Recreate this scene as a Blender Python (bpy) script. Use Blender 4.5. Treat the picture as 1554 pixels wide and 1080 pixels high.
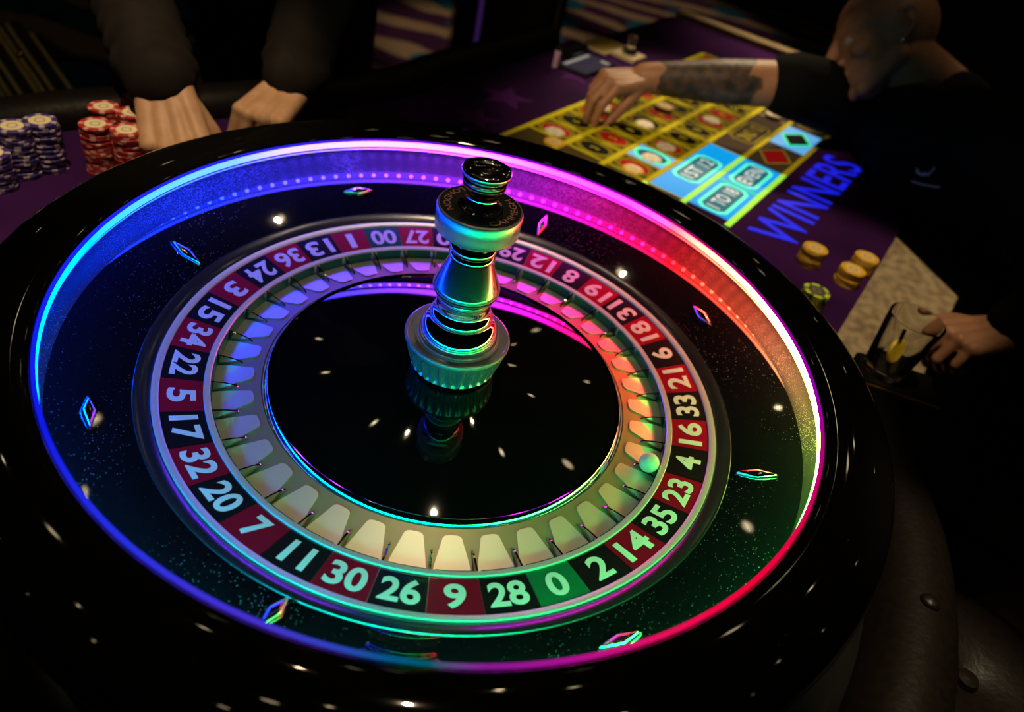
import bpy, bmesh, math, random
from mathutils import Vector, Matrix
PI = math.pi
random.seed(7)
for o in list(bpy.data.objects):
    bpy.data.objects.remove(o)
S = bpy.context.scene
COL = S.collection

# ------------------------------------------------------------------ camera
CAMP = Vector((0.0, -0.5454, 0.4079))
CAMR = Matrix(((0.98118, -0.17596, -0.07947), (0.05328, 0.64241, -0.76451), (0.18557, 0.74589, 0.63970)))
FPX = 1087.93
cd = bpy.data.cameras.new('camera')
cam = bpy.data.objects.new('camera', cd)
COL.objects.link(cam)
cam.matrix_world = Matrix.Translation(CAMP) @ CAMR.to_4x4()
cd.sensor_width = 36.0
cd.lens = FPX * 36.0 / 1554.0
cd.clip_start = 0.02
cd.dof.use_dof = True
cd.dof.focus_distance = 0.66
cd.dof.aperture_fstop = 3.6
S.camera = cam

# ------------------------------------------------------------------ world, exposure
w = bpy.data.worlds.new('world')
S.world = w
w.use_nodes = True
w.node_tree.nodes['Background'].inputs[0].default_value = (0.30, 0.22, 0.15, 1)
w.node_tree.nodes['Background'].inputs[1].default_value = 0.004
S.view_settings.view_transform = 'Standard'
S.view_settings.look = 'None'
S.view_settings.gamma = 1.0
S.view_settings.exposure = 0.0
S.view_settings.use_curve_mapping = False

TZ = -0.13      # felt height (z = 0 is the top edge of the wheel's light ring)
FZ = -0.90      # floor
CZ = 1.95       # ceiling

# ceiling downlights: (x, y, aim x, aim y, watts, cone degrees)
LIGHTS = [
    (-0.42, -0.05, -0.51, 0.37, 120, 21, 0.03),
    (-0.75, -0.80, 0.35, 0.94, 210, 15.5, 0.03),
    (0.05, 0.55, 0.02, -0.10, 21, 34, 0.009),
    (-0.28, 0.95, 0.0, 0.1, 1.2, 50, 0.005),
    (0.30, 0.20, 0.57, 0.44, 120, 15, 0.02),
    (0.30, 1.10, 0.10, 0.2, 1.2, 50, 0.005),
    (0.0, 3.2, 0.0, 3.5, 90, 36, 0.03),
    (1.6, 1.9, 1.4, 1.6, 270, 50, 0.03),
    (-1.2, 1.0, -1.26, 1.40, 40, 24, 0.03),  # added lamp, brightens the strips of the dark bench
    (0.70, 0.05, 0.50, -0.22, 170, 11, 0.03),
    (0.90, 2.90, 0.42, 1.06, 230, 14, 0.03),
    (1.05, 1.30, 0.80, 1.02, 11, 14, 0.03),  # added lamp, puts warm light on the man's ear and neck
    (1.1, 4.6, 1.1, 5.0, 70, 40, 0.03),  # added lamp, lifts the far carpet out of the black
]

# ------------------------------------------------------------------ helpers
def at(u, v, z):
    """point of the plane at height z that the photograph shows at pixel u, v"""
    d = CAMR @ Vector(((u - 777) / FPX, -(v - 540) / FPX, -1.0))
    return CAMP + d * ((z - CAMP.z) / d.z)

def atd(u, v, dist):
    d = CAMR @ Vector(((u - 777) / FPX, -(v - 540) / FPX, -1.0))
    return CAMP + d * dist

def new_obj(name, me, parent=None, loc=None):
    o = bpy.data.objects.new(name, me)
    COL.objects.link(o)
    if parent is not None:
        o.parent = parent
    if loc is not None:
        o.location = loc
    return o

def tag(o, label=None, cat=None, group=None, kind=None):
    if label: o['label'] = label
    if cat: o['category'] = cat
    if group: o['group'] = group
    if kind: o['kind'] = kind
    return o

def thing(name, label, cat, loc=(0, 0, 0), rz=0, group=None):
    o = bpy.data.objects.new(name, None)
    COL.objects.link(o)
    o.location = loc
    o.rotation_euler = (0, 0, rz)
    o.empty_display_size = 0.02
    return tag(o, label, cat, group)

class MB:
    def __init__(s):
        s.v = []; s.f = []; s.m = []
    def add(s, vs, fs, mi=0, fn=None):
        b = len(s.v)
        s.v += [tuple(fn(p)) if fn else tuple(p) for p in vs]
        s.f += [tuple(b + i for i in f) for f in fs]
        s.m += [mi] * len(fs)
        return s
    def mesh(s, name, mats, smooth=None):
        me = bpy.data.meshes.new(name)
        me.from_pydata(s.v, [], s.f)
        for m in (mats if isinstance(mats, (list, tuple)) else [mats]):
            me.materials.append(m)
        me.polygons.foreach_set('material_index', s.m)
        bm = bmesh.new(); bm.from_mesh(me)
        bmesh.ops.recalc_face_normals(bm, faces=bm.faces)
        bm.to_mesh(me); bm.free()
        if smooth is not None:
            me.polygons.foreach_set('use_smooth', [True] * len(me.polygons))
            me.set_sharp_from_angle(angle=math.radians(smooth))
        me.update()
        return me
    def build(s, name, mats, parent=None, smooth=None, loc=None):
        return new_obj(name, s.mesh(name, mats, smooth), parent, loc)
    # --- shapes
    def box(s, c, size, mi=0, rz=0, bev=0.0, fn=None):
        x, y, z = (q / 2 for q in size)
        if bev <= 0:
            vs = [(sx * x, sy * y, sz * z) for sz in (-1, 1) for sx, sy in ((-1, -1), (1, -1), (1, 1), (-1, 1))]
            fs = [(3, 2, 1, 0), (4, 5, 6, 7)] + [(i, (i + 1) % 4, 4 + (i + 1) % 4, 4 + i) for i in range(4)]
        else:
            vs = []; fs = []
            ring = []
            for zz, ins in ((-z, bev), (-z + bev, 0), (z - bev, 0), (z, bev)):
                r = []
                for sx, sy in ((-1, -1), (1, -1), (1, 1), (-1, 1)):
                    px, py = sx * (x - ins), sy * (y - ins)
                    q = bev * 0.7
                    if sx * sy > 0:
                        a, b = (px - sx * q, py), (px, py - sy * q)
                        pr = [b, a] if True else None
                        pr = [(px, py - sy * q), (px - sx * q, py)]
                    else:
                        pr = [(px - sx * q, py), (px, py - sy * q)]
                    for t in pr:
                        r.append(len(vs)); vs.append((t[0], t[1], zz))
                # sort by angle to keep ring order
                r.sort(key=lambda i: math.atan2(vs[i][1] / y, vs[i][0] / x))
                ring.append(r)
            for a, b in zip(ring, ring[1:]):
                n = len(a)
                fs += [(a[i], a[(i + 1) % n], b[(i + 1) % n], b[i]) for i in range(n)]
            fs += [tuple(ring[0][::-1]), tuple(ring[-1])]
        cs, sn = math.cos(rz), math.sin(rz)
        vs = [(c[0] + p[0] * cs - p[1] * sn, c[1] + p[0] * sn + p[1] * cs, c[2] + p[2]) for p in vs]
        return s.add(vs, fs, mi, fn)
    def lathe(s, prof, n=96, mi=0, closed=False, mod=None, a0=0.0, a1=2 * PI):
        full = abs(a1 - a0 - 2 * PI) < 1e-6
        cols = n if full else n + 1
        vs = []
        for k in range(cols):
            a = a0 + (a1 - a0) * k / n
            for i, (r, z) in enumerate(prof):
                rr = r if mod is None else mod(i, r, z, a)
                vs.append((rr * math.cos(a), rr * math.sin(a), z))
        m = len(prof); fs = []
        for k in range(n):
            k2 = (k + 1) % cols
            for i in range(m if closed else m - 1):
                j = (i + 1) % m
                fs.append((k * m + i, k2 * m + i, k2 * m + j, k * m + j))
        return s.add(vs, fs, mi)
    def disc(s, r, z, n=48, mi=0, c=(0, 0)):
        vs = [(c[0] + r * math.cos(2 * PI * k / n), c[1] + r * math.sin(2 * PI * k / n), z) for k in range(n)]
        return s.add(vs, [tuple(range(n))], mi)
    def prism(s, poly, z0, z1, mi=0, mi_side=None, fn=None):
        n = len(poly)
        vs = [(p[0], p[1], z0) for p in poly] + [(p[0], p[1], z1) for p in poly]
        s.add(vs, [tuple(range(n))[::-1], tuple(range(n, 2 * n))], mi, fn)
        b = len(s.v) - 2 * n
        sf = [(b + i, b + (i + 1) % n, b + n + (i + 1) % n, b + n + i) for i in range(n)]
        s.f += sf; s.m += [mi if mi_side is None else mi_side] * n
        return s
    def tube(s, pts, rad, n=10, mi=0, cap=True, closed=False):
        pts = [Vector(p) for p in pts]
        if not isinstance(rad, (list, tuple)): rad = [rad] * len(pts)
        vs = []; fs = []
        N = len(pts); up = None
        for i, p in enumerate(pts):
            a = pts[i - 1] if (i > 0 or closed) else p
            b = pts[(i + 1) % N] if (i < N - 1 or closed) else p
            t = (b - a).normalized()
            if up is None:
                up = Vector((0, 0, 1)) if abs(t.z) < 0.9 else Vector((1, 0, 0))
            x = up.cross(t).normalized(); y = t.cross(x).normalized(); up = y
            for k in range(n):
                q = 2 * PI * k / n
                vs.append(p + (x * math.cos(q) + y * math.sin(q)) * rad[i])
        for i in range(N if closed else N - 1):
            j = (i + 1) % N
            fs += [(i * n + k, i * n + (k + 1) % n, j * n + (k + 1) % n, j * n + k) for k in range(n)]
        if cap and not closed:
            fs += [tuple(range(n))[::-1], tuple(range((N - 1) * n, N * n))]
        return s.add(vs, fs, mi)
    def capsule(s, p0, r0, p1, r1, n=28, mi=0):
        p0 = Vector(p0); p1 = Vector(p1); d = p1 - p0; L = d.length
        t = d.normalized() if L > 1e-6 else Vector((0, 0, 1))
        up = Vector((0, 0, 1)) if abs(t.z) < 0.9 else Vector((1, 0, 0))
        x = up.cross(t).normalized(); y = t.cross(x)
        rings = []
        for k in range(1, 7):
            q = -PI / 2 + k * PI / 12 * 0.9999
            rings.append((p0 + t * (r0 * math.sin(q)), r0 * math.cos(q)))
        for k in range(0, 6):
            q = k * PI / 12
            rings.append((p1 + t * (r1 * math.sin(q)), r1 * math.cos(q)))
        vs = [p0 - t * r0]
        for c, r in rings:
            vs += [c + (x * math.cos(2 * PI * k / n) + y * math.sin(2 * PI * k / n)) * r for k in range(n)]
        vs.append(p1 + t * r1)
        fs = [(0, 1 + (k + 1) % n, 1 + k) for k in range(n)]
        for i in range(len(rings) - 1):
            a = 1 + i * n; b = a + n
            fs += [(a + k, a + (k + 1) % n, b + (k + 1) % n, b + k) for k in range(n)]
        a = 1 + (len(rings) - 1) * n; e = len(vs) - 1
        fs += [(a + k, a + (k + 1) % n, e) for k in range(n)]
        return s.add(vs, fs, mi)
    def ell(s, c, rx, ry, rz, M=None, n=32, mi=0):
        c = Vector(c); vs = []; m = n // 2
        for i in range(m + 1):
            a = -PI / 2 + PI * i / m
            for k in range(n):
                b = 2 * PI * k / n
                p = Vector((rx * math.cos(a) * math.cos(b), ry * math.cos(a) * math.sin(b), rz * math.sin(a)))
                vs.append(c + (M @ p if M else p))
        fs = [(i * n + k, i * n + (k + 1) % n, (i + 1) * n + (k + 1) % n, (i + 1) * n + k) for i in range(m) for k in range(n)]
        return s.add(vs, fs, mi)

_tc = {}
def text(body, bold=0.0):
    """flat outline mesh of a short text, one unit high, centred"""
    key = (body, bold)
    if key in _tc: return _tc[key]
    c = bpy.data.curves.new('text', 'FONT')
    c.body = body; c.size = 1.0; c.offset = bold; c.resolution_u = 5
    c.align_x = 'CENTER'; c.align_y = 'CENTER'
    o = bpy.data.objects.new('text', c); COL.objects.link(o)
    dg = bpy.context.evaluated_depsgraph_get(); dg.update()
    me = bpy.data.meshes.new_from_object(o.evaluated_get(dg))
    vs = [v.co.copy() for v in me.vertices]; fs = [tuple(p.vertices) for p in me.polygons]
    bpy.data.objects.remove(o); bpy.data.curves.remove(c); bpy.data.meshes.remove(me)
    xs = [p.x for p in vs]; ys = [p.y for p in vs]
    x0, x1, y0, y1 = min(xs), max(xs), min(ys), max(ys)
    vs = [((p.x - (x0 + x1) / 2), (p.y - (y0 + y1) / 2), 0) for p in vs]
    _tc[key] = (vs, fs, x1 - x0, y1 - y0)
    return _tc[key]

# ------------------------------------------------------------------ materials
def mat(name, col=(0.5, 0.5, 0.5), rough=0.5, metal=0.0, spec=0.5, coat=0.0, emit=None, estr=0.0, trans=0.0, ior=1.45):
    m = bpy.data.materials.new(name); m.use_nodes = True
    b = m.node_tree.nodes['Principled BSDF']
    b.inputs['Base Color'].default_value = (*col, 1)
    b.inputs['Roughness'].default_value = rough
    b.inputs['Metallic'].default_value = metal
    b.inputs['Specular IOR Level'].default_value = spec
    b.inputs['Coat Weight'].default_value = coat
    b.inputs['Coat Roughness'].default_value = 0.03
    b.inputs['Transmission Weight'].default_value = trans
    b.inputs['IOR'].default_value = ior
    if emit:
        b.inputs['Emission Color'].default_value = (*emit, 1)
        b.inputs['Emission Strength'].default_value = estr
    return m

def nd(m, t, **kw):
    n = m.node_tree.nodes.new(t)
    for k, v in kw.items(): setattr(n, k, v)
    return n
def lk(m, a, b): m.node_tree.links.new(a, b)
def bsdf(m): return m.node_tree.nodes['Principled BSDF']

def noise_color(m, c0, c1, scale, detail=4.0, lo=0.4, hi=0.6, bump=0.0, coord='Object'):
    tc = nd(m, 'ShaderNodeTexCoord'); n = nd(m, 'ShaderNodeTexNoise')
    n.inputs['Scale'].default_value = scale; n.inputs['Detail'].default_value = detail
    lk(m, tc.outputs[coord], n.inputs['Vector'])
    r = nd(m, 'ShaderNodeValToRGB')
    r.color_ramp.elements[0].position = lo; r.color_ramp.elements[0].color = (*c0, 1)
    r.color_ramp.elements[1].position = hi; r.color_ramp.elements[1].color = (*c1, 1)
    lk(m, n.outputs['Fac'], r.inputs['Fac'])
    lk(m, r.outputs['Color'], bsdf(m).inputs['Base Color'])
    if bump:
        bp = nd(m, 'ShaderNodeBump'); bp.inputs['Strength'].default_value = bump; bp.inputs['Distance'].default_value = 0.002
        lk(m, n.outputs['Fac'], bp.inputs['Height']); lk(m, bp.outputs['Normal'], bsdf(m).inputs['Normal'])
    return m

def dust(m, base, scale=420.0, thr=0.10, col=(0.35, 0.35, 0.35)):
    """fine pale dust specks on lacquer"""
    tc = nd(m, 'ShaderNodeTexCoord'); v = nd(m, 'ShaderNodeTexVoronoi')
    v.inputs['Scale'].default_value = scale
    lk(m, tc.outputs['Object'], v.inputs['Vector'])
    n = nd(m, 'ShaderNodeTexNoise'); n.inputs['Scale'].default_value = 9.0
    lk(m, tc.outputs['Object'], n.inputs['Vector'])
    mr = nd(m, 'ShaderNodeMapRange'); mr.inputs['From Min'].default_value = 0.35; mr.inputs['From Max'].default_value = 0.7
    mr.inputs['To Min'].default_value = thr * 0.3; mr.inputs['To Max'].default_value = thr * 1.5
    lk(m, n.outputs['Fac'], mr.inputs['Value'])
    lt = nd(m, 'ShaderNodeMath', operation='LESS_THAN')
    lk(m, v.outputs['Distance'], lt.inputs[0]); lk(m, mr.outputs['Result'], lt.inputs[1])
    mx = nd(m, 'ShaderNodeMix', data_type='RGBA')
    mx.inputs[6].default_value = (*base, 1); mx.inputs[7].default_value = (*col, 1)
    lk(m, lt.outputs[0], mx.inputs[0]); lk(m, mx.outputs[2], bsdf(m).inputs['Base Color'])
    return m

def angle_emission(name, stops, strength):
    """light whose hue runs round the wheel (an RGB strip): stops = (degrees, rgb), 0 = +x, counter-clockwise"""
    m = bpy.data.materials.new(name); m.use_nodes = True
    t = m.node_tree; t.nodes.clear()
    out = nd(m, 'ShaderNodeOutputMaterial'); e = nd(m, 'ShaderNodeEmission')
    g = nd(m, 'ShaderNodeNewGeometry'); sp = nd(m, 'ShaderNodeSeparateXYZ')
    lk(m, g.outputs['Position'], sp.inputs[0])
    a = nd(m, 'ShaderNodeMath', operation='ARCTAN2'); lk(m, sp.outputs['Y'], a.inputs[0]); lk(m, sp.outputs['X'], a.inputs[1])
    mr = nd(m, 'ShaderNodeMapRange'); mr.inputs['From Min'].default_value = -PI; mr.inputs['From Max'].default_value = PI
    lk(m, a.outputs[0], mr.inputs['Value'])
    r = nd(m, 'ShaderNodeValToRGB'); cr = r.color_ramp
    st = sorted(((d + 180) / 360.0, c) for d, c in stops)
    while len(cr.elements) < len(st): cr.elements.new(0.5)
    for el, (p, c) in zip(cr.elements, st):
        el.position = p; el.color = (*c, 1)
    lk(m, mr.outputs['Result'], r.inputs['Fac'])
    lk(m, r.outputs['Color'], e.inputs['Color']); e.inputs['Strength'].default_value = strength
    lk(m, e.outputs[0], out.inputs['Surface'])
    return m

LED = [(-180, (0.0, 0.035, 1.0)), (-150, (0.0, 0.12, 1.0)), (-125, (0.0, 0.45, 0.9)), (-100, (0.0, 0.8, 0.5)), (-70, (0.0, 1.0, 0.28)), (-35, (0.05, 1.0, 0.15)),
       (-14, (0.35, 0.9, 0.08)), (0, (0.75, 0.6, 0.12)), (12, (0.95, 0.32, 0.12)), (27, (1.0, 0.10, 0.04)), (46, (1.0, 0.01, 0.02)),
       (60, (1.0, 0.005, 0.22)), (76, (0.75, 0.01, 0.8)), (95, (0.30, 0.03, 1.0)), (120, (0.08, 0.035, 1.0)), (145, (0.012, 0.03, 1.0)), (180, (0.0, 0.035, 1.0))]
EDGE = [(-180, (0.01, 0.02, 0.9)), (-140, (0.005, 0.01, 0.8)), (-120, (0.02, 0.03, 0.75)), (-104, (0.06, 0.03, 0.6)), (-97, (0.03, 0.05, 0.5)), (-91, (0.0, 0.09, 0.25)),
        (-87, (0.0, 0.10, 0.12)), (-82, (0.22, 0.01, 0.28)), (-73, (0.4, 0.005, 0.28)), (-62, (0.8, 0.005, 0.10)), (-50, (0.9, 0.0, 0.04)), (-38, (0.8, 0.0, 0.06)),
        (-22, (0.45, 0.0, 0.16)), (-5, (0.28, 0.0, 0.4)), (40, (0.4, 0.0, 0.15)), (80, (0.3, 0.0, 0.8)), (130, (0.03, 0.02, 0.9)), (180, (0.01, 0.02, 0.9))]
M = {}
M['led'] = angle_emission('led_light', LED, 24.0)
M['led_dot'] = angle_emission('led_diode', LED, 110.0)
M['strip'] = angle_emission('led_strip', LED, 14.0)
M['edge'] = angle_emission('edge_light', EDGE, 1.0)
M['lacquer'] = dust(mat('black_lacquer', (0.004, 0.004, 0.004), 0.03, spec=0.4), (0.004, 0.0035, 0.003), 300, 0.05, (0.2, 0.17, 0.12))
M['apron'] = dust(mat('apron_lacquer', (0.004, 0.004, 0.006), 0.025, spec=0.95), (0.004, 0.004, 0.006), 380, 0.10, (0.45, 0.45, 0.45))
M['track'] = dust(mat('track_lacquer', (0.016, 0.016, 0.018), 0.30, spec=0.25), (0.016, 0.016, 0.018), 900, 0.20, (0.5, 0.5, 0.5))
M['cone'] = mat('cone_lacquer', (0.003, 0.003, 0.003), 0.025, spec=0.55)
M['chrome'] = mat('chrome', (0.82, 0.82, 0.84), 0.06, metal=1.0)
M['chrome_dark'] = mat('dark_chrome', (0.13, 0.135, 0.15), 0.16, metal=0.9)
M['brushed'] = mat('brushed_chrome', (0.78, 0.78, 0.80), 0.24, metal=0.72)
M['polished'] = mat('polished_chrome', (0.55, 0.56, 0.60), 0.15, metal=0.92)
M['satin'] = mat('satin_metal', (0.78, 0.76, 0.72), 0.34, metal=0.55)
M['ramp'] = mat('bronze_ramp', (0.40, 0.29, 0.17), 0.38, metal=0.5)
M['pad'] = mat('pale_pocket_metal', (0.90, 0.83, 0.66), 0.40, metal=0.8)
M['pocket_green'] = mat('pocket_back_green', (0.0, 0.10, 0.06), 0.3)
M['red'] = mat('number_red', (0.36, 0.004, 0.02), 0.22, coat=0.3)
M['black'] = mat('number_black', (0.006, 0.006, 0.008), 0.22, coat=0.3)
M['green'] = mat('number_green', (0.0, 0.14, 0.06), 0.22, coat=0.3)
M['digit'] = mat('digit_white', (0.74, 0.74, 0.72), 0.35)
M['disc_top'] = mat('engraved_black', (0.02, 0.016, 0.014), 0.25)
M['letter'] = mat('engraved_letter', (0.70, 0.32, 0.26), 0.4)
M['ball'] = mat('ball_white', (0.8, 0.8, 0.76), 0.15)
M['felt'] = noise_color(mat('purple_felt', rough=0.95, spec=0.1), (0.018, 0.003, 0.032), (0.042, 0.007, 0.072), 5.0, 3.0, 0.35, 0.68)
M['leather'] = mat('black_leather', (0.012, 0.009, 0.007), 0.30, spec=0.5)
M['wood_black'] = mat('black_wood', (0.006, 0.006, 0.006), 0.2)
M['line'] = mat('yellow_line', (0.62, 0.54, 0.01), 0.8, spec=0.1)
M['cell'] = mat('olive_cell', (0.070, 0.052, 0.012), 0.9, spec=0.1)
M['outside'] = mat('brown_cell', (0.075, 0.052, 0.042), 0.9, spec=0.1)
M['oval_red'] = mat('print_red', (0.42, 0.008, 0.012), 0.8, spec=0.1)
M['oval_black'] = mat('print_black', (0.004, 0.004, 0.004), 0.8, spec=0.1)
M['lit_blue'] = mat('lit_blue_cell', (0.0, 0.1, 0.3), 0.6, emit=(0.0, 0.32, 0.78), estr=0.95)
M['lit_pale'] = mat('lit_pale_blue_cell', (0.0, 0.1, 0.3), 0.6, emit=(0.12, 0.42, 0.80), estr=0.9)
M['lit_aqua'] = mat('lit_aqua_frame', (0.1, 0.5, 0.4), 0.6, emit=(0.10, 0.92, 0.62), estr=0.95)
M['lit_green'] = mat('lit_green_frame', (0.0, 0.5, 0.2), 0.6, emit=(0.02, 0.80, 0.28), estr=0.95)
M['lit_lime'] = mat('lit_lime_line', (0.3, 0.6, 0.05), 0.6, emit=(0.28, 0.72, 0.04), estr=0.9)
M['lit_teal'] = mat('lit_teal_line', (0.0, 0.4, 0.3), 0.6, emit=(0.0, 0.42, 0.36), estr=0.9)
M['lit_white'] = mat('lit_white_text', (0.7, 0.7, 0.7), 0.6, emit=(0.62, 0.66, 0.66), estr=0.9)
M['lit_dark'] = mat('lit_panel_teal', (0.0, 0.1, 0.15), 0.6, emit=(0.0, 0.10, 0.14), estr=0.9)
M['winners'] = mat('blue_glow_text', (0.02, 0.02, 0.3), 0.7, emit=(0.008, 0.012, 0.82), estr=0.85)

# ================================================================== SETTING
def carpet():
    m = bpy.data.materials.new('patterned_carpet'); m.use_nodes = True
    b = bsdf(m); b.inputs['Roughness'].default_value = 0.95; b.inputs['Specular IOR Level'].default_value = 0.1
    tc = nd(m, 'ShaderNodeTexCoord')
    mp = nd(m, 'ShaderNodeMapping'); mp.inputs['Rotation'].default_value = (0, 0, 0.35); mp.inputs['Scale'].default_value = (1.0, 1.0, 1)
    lk(m, tc.outputs['Object'], mp.inputs['Vector'])
    wv = nd(m, 'ShaderNodeTexWave'); wv.bands_direction = 'Y'
    wv.inputs['Scale'].default_value = 0.8; wv.inputs['Distortion'].default_value = 6.0; wv.inputs['Detail'].default_value = 3.0; wv.inputs['Detail Scale'].default_value = 1.2
    lk(m, mp.outputs['Vector'], wv.inputs['Vector'])
    r = nd(m, 'ShaderNodeValToRGB'); r.color_ramp.elements[0].position = 0.52; r.color_ramp.elements[0].color = (0.045, 0.012, 0.05, 1)
    r.color_ramp.elements[1].position = 0.80; r.color_ramp.elements[1].color = (0.30, 0.205, 0.135, 1)
    lk(m, wv.outputs['Fac'], r.inputs['Fac'])
    vo = nd(m, 'ShaderNodeTexVoronoi'); vo.inputs['Scale'].default_value = 2.1; vo.inputs['Randomness'].default_value = 0.55
    lk(m, mp.outputs['Vector'], vo.inputs['Vector'])
    lt = nd(m, 'ShaderNodeMath', operation='LESS_THAN'); lt.inputs[1].default_value = 0.33
    lk(m, vo.outputs['Distance'], lt.inputs[0])
    mx = nd(m, 'ShaderNodeMix', data_type='RGBA'); mx.inputs[7].default_value = (0.01, 0.085, 0.16, 1)
    lk(m, lt.outputs[0], mx.inputs[0]); lk(m, r.outputs['Color'], mx.inputs[6])
    lk(m, mx.outputs[2], b.inputs['Base Color'])
    return m
M['carpet'] = carpet()
M['carpet_beige'] = noise_color(mat('beige_carpet', rough=0.95, spec=0.1), (0.12, 0.09, 0.055), (0.30, 0.235, 0.14), 30.0, 8.0, 0.38, 0.64)
fl = MB(); fl.box((0, 2.4, FZ - 0.02), (6.4, 7.6, 0.04))
tag(fl.build('floor', M['carpet']), kind='structure')
fl = MB(); fl.box((1.95, 1.9, FZ + 0.002), (2.4, 3.6, 0.004))
tag(fl.build('rug', M['carpet_beige']), 'plain beige flecked carpet area right of the table', 'carpet')
M['ceiling'] = mat('dark_ceiling', (0.02, 0.018, 0.016), 0.9)
ce = MB(); ce.box((0, 2.4, CZ + 0.02), (6.4, 7.6, 0.04))
tag(ce.build('ceiling', M['ceiling']), kind='structure')
M['wall'] = mat('dark_wall', (0.012, 0.010, 0.010), 0.8)
for nm, c, sz in (('wall_back', (0, 6.22, 0.525), (6.4, 0.04, 2.85)), ('wall_left', (-3.22, 2.4, 0.525), (0.04, 7.6, 2.85)),
                  ('wall_right', (3.22, 2.4, 0.525), (0.04, 7.6, 2.85)), ('wall_front', (0, -1.42, 0.525), (6.4, 0.04, 2.85))):
    b = MB(); b.box(c, sz); tag(b.build(nm, M['wall']), kind='structure')

M['lens'] = mat('lamp_lens', (0.9, 0.9, 0.85), 0.4, emit=(1.0, 0.78, 0.45), estr=9.0)
WHERE = ['left hands and chip stacks', 'betting layout', 'roulette wheel centre', 'far rim of the roulette wheel', 'yellow chip stacks',
         'wheel and zero end', 'patterned carpet beyond the table', 'beige carpet at the right', 'gilt striped bench at the left, added to brighten it', 'leather rail at the lower right', 'far side of the betting layout', 'bald head at the right, added to warm its ear and neck', 'far carpet by the machine cabinet, added to lift it']
for (x, y, ax, ay, wt, ang, rad_), wh in zip(LIGHTS, WHERE):
    t = thing('ceiling_downlight', 'round black recessed downlight in the ceiling aimed at the ' + wh, 'ceiling light', (x, y, CZ), 0, None)
    fs_ = 0.3 if rad_ < 0.01 else 1.0
    b = MB(); b.lathe([(0.035 * fs_, -0.002), (0.046 * fs_, -0.004), (0.05 * fs_, -0.001), (0.05 * fs_, 0.0)], 32)
    b.build('trim_ring', M['wood_black'], t, 40)
    b = MB(); b.disc(0.035 * fs_, -0.0018, 32); b.build('lens', M['lens'], t)
    ld = bpy.data.lights.new('downlight', 'SPOT'); ld.energy = wt; ld.color = (1.0, 0.76, 0.46)
    ld.spot_size = math.radians(ang); ld.spot_blend = 0.6; ld.shadow_soft_size = rad_
    lo = bpy.data.objects.new('downlight', ld); COL.objects.link(lo); lo.parent = t
    lo.location = (0, 0, -0.035)
    d = Vector((ax - x, ay - y, -0.1 - (CZ - 0.035)))
    lo.rotation_euler = d.to_track_quat('-Z', 'Y').to_euler()

# small lamps spread over the rest of the dark ceiling (the sparkle on lacquer and chrome)
M['small_lens'] = mat('small_lamp_lens', (0.9, 0.9, 0.85), 0.4, emit=(1.0, 0.80, 0.45), estr=34.0)
q = MB(); q.lathe([(0.013, -0.003), (0.019, -0.004), (0.022, 0.0)], 20); RING_ME = q.mesh('trim_ring', M['wood_black'], 40)
q = MB(); q.disc(0.013, -0.0025, 20); LENS_ME = q.mesh('lens', M['small_lens'])
for i in range(6):
    for k in range(6):
        x = -2.6 + i * 1.05 + (0.35 if k % 2 else 0.0) + random.uniform(-0.12, 0.12); y = -0.75 + k * 0.92 + random.uniform(-0.12, 0.12)
        if math.hypot(x, y - 0.85) < 0.55: continue
        t = thing('ceiling_lamp', 'small warm round lamp set flush in the dark ceiling', 'ceiling light', (x, y, CZ - 0.0002), 0, 'small lamps in the dark ceiling')
        new_obj('trim_ring', RING_ME, t); new_obj('lens', LENS_ME, t)

# ================================================================== TABLE
TH = math.radians(57.54)
UX = Vector((math.cos(TH), math.sin(TH))); UY = Vector((-math.sin(TH), math.cos(TH)))
def tp(a, b, z=TZ):          # table coordinates: a along the table from the wheel, b towards the players' side
    p = UX * a + UY * b
    return Vector((p.x, p.y, z))
table = thing('gaming_table', 'long purple felt roulette table with black padded rail and printed betting layout', 'table', (0, 0, 0))
def smooth_closed(pts, n=6):
    out = []; N = len(pts)
    for i in range(N):
        p0, p1, p2, p3 = (Vector(pts[(i + k - 1) % N]) for k in range(4))
        for k in range(n):
            t = k / n
            out.append(0.5 * ((2 * p1) + (p2 - p0) * t + (2 * p0 - 5 * p1 + 4 * p2 - p3) * t * t + (3 * p1 - p0 - 3 * p2 + p3) * t ** 3))
    return out
def smooth_open(pts, n=6):
    pts = [Vector(p) for p in pts]
    ext = [pts[0] * 2 - pts[1]] + pts + [pts[-1] * 2 - pts[-2]]
    out = []
    for i in range(1, len(ext) - 2):
        p0, p1, p2, p3 = ext[i - 1:i + 3]
        for k in range(n):
            t = k / n
            out.append(0.5 * ((2 * p1) + (p2 - p0) * t + (2 * p0 - 5 * p1 + 4 * p2 - p3) * t * t + (3 * p1 - p0 - 3 * p2 + p3) * t ** 3))
    return out + [pts[-1]]
A_END = 1.80
edge_l = [tp(A_END, 0.584).xy, tp(1.4, 0.584).xy, tp(1.0, 0.584).xy, tp(0.75, 0.584).xy, tp(0.58, 0.57).xy, Vector((-0.30, 0.665)), Vector((-0.42, 0.56)), Vector((-0.54, 0.475)),
          Vector((-0.645, 0.365)), Vector((-0.695, 0.22)), Vector((-0.69, 0.06)), Vector((-0.60, -0.11)), Vector((-0.43, -0.27)), Vector((-0.28, -0.39)), Vector((-0.11, -0.45)),
          Vector((0.10, -0.443)), Vector((0.255, -0.365)), Vector((0.365, -0.252)), Vector((0.435, -0.10)), Vector((0.456, 0.05)), tp(0.44, -0.297).xy]
edge_l = smooth_open(edge_l, 5)
outline = edge_l + [tp(0.9, -0.297).xy, tp(1.35, -0.297).xy, tp(A_END, -0.297).xy]
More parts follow.
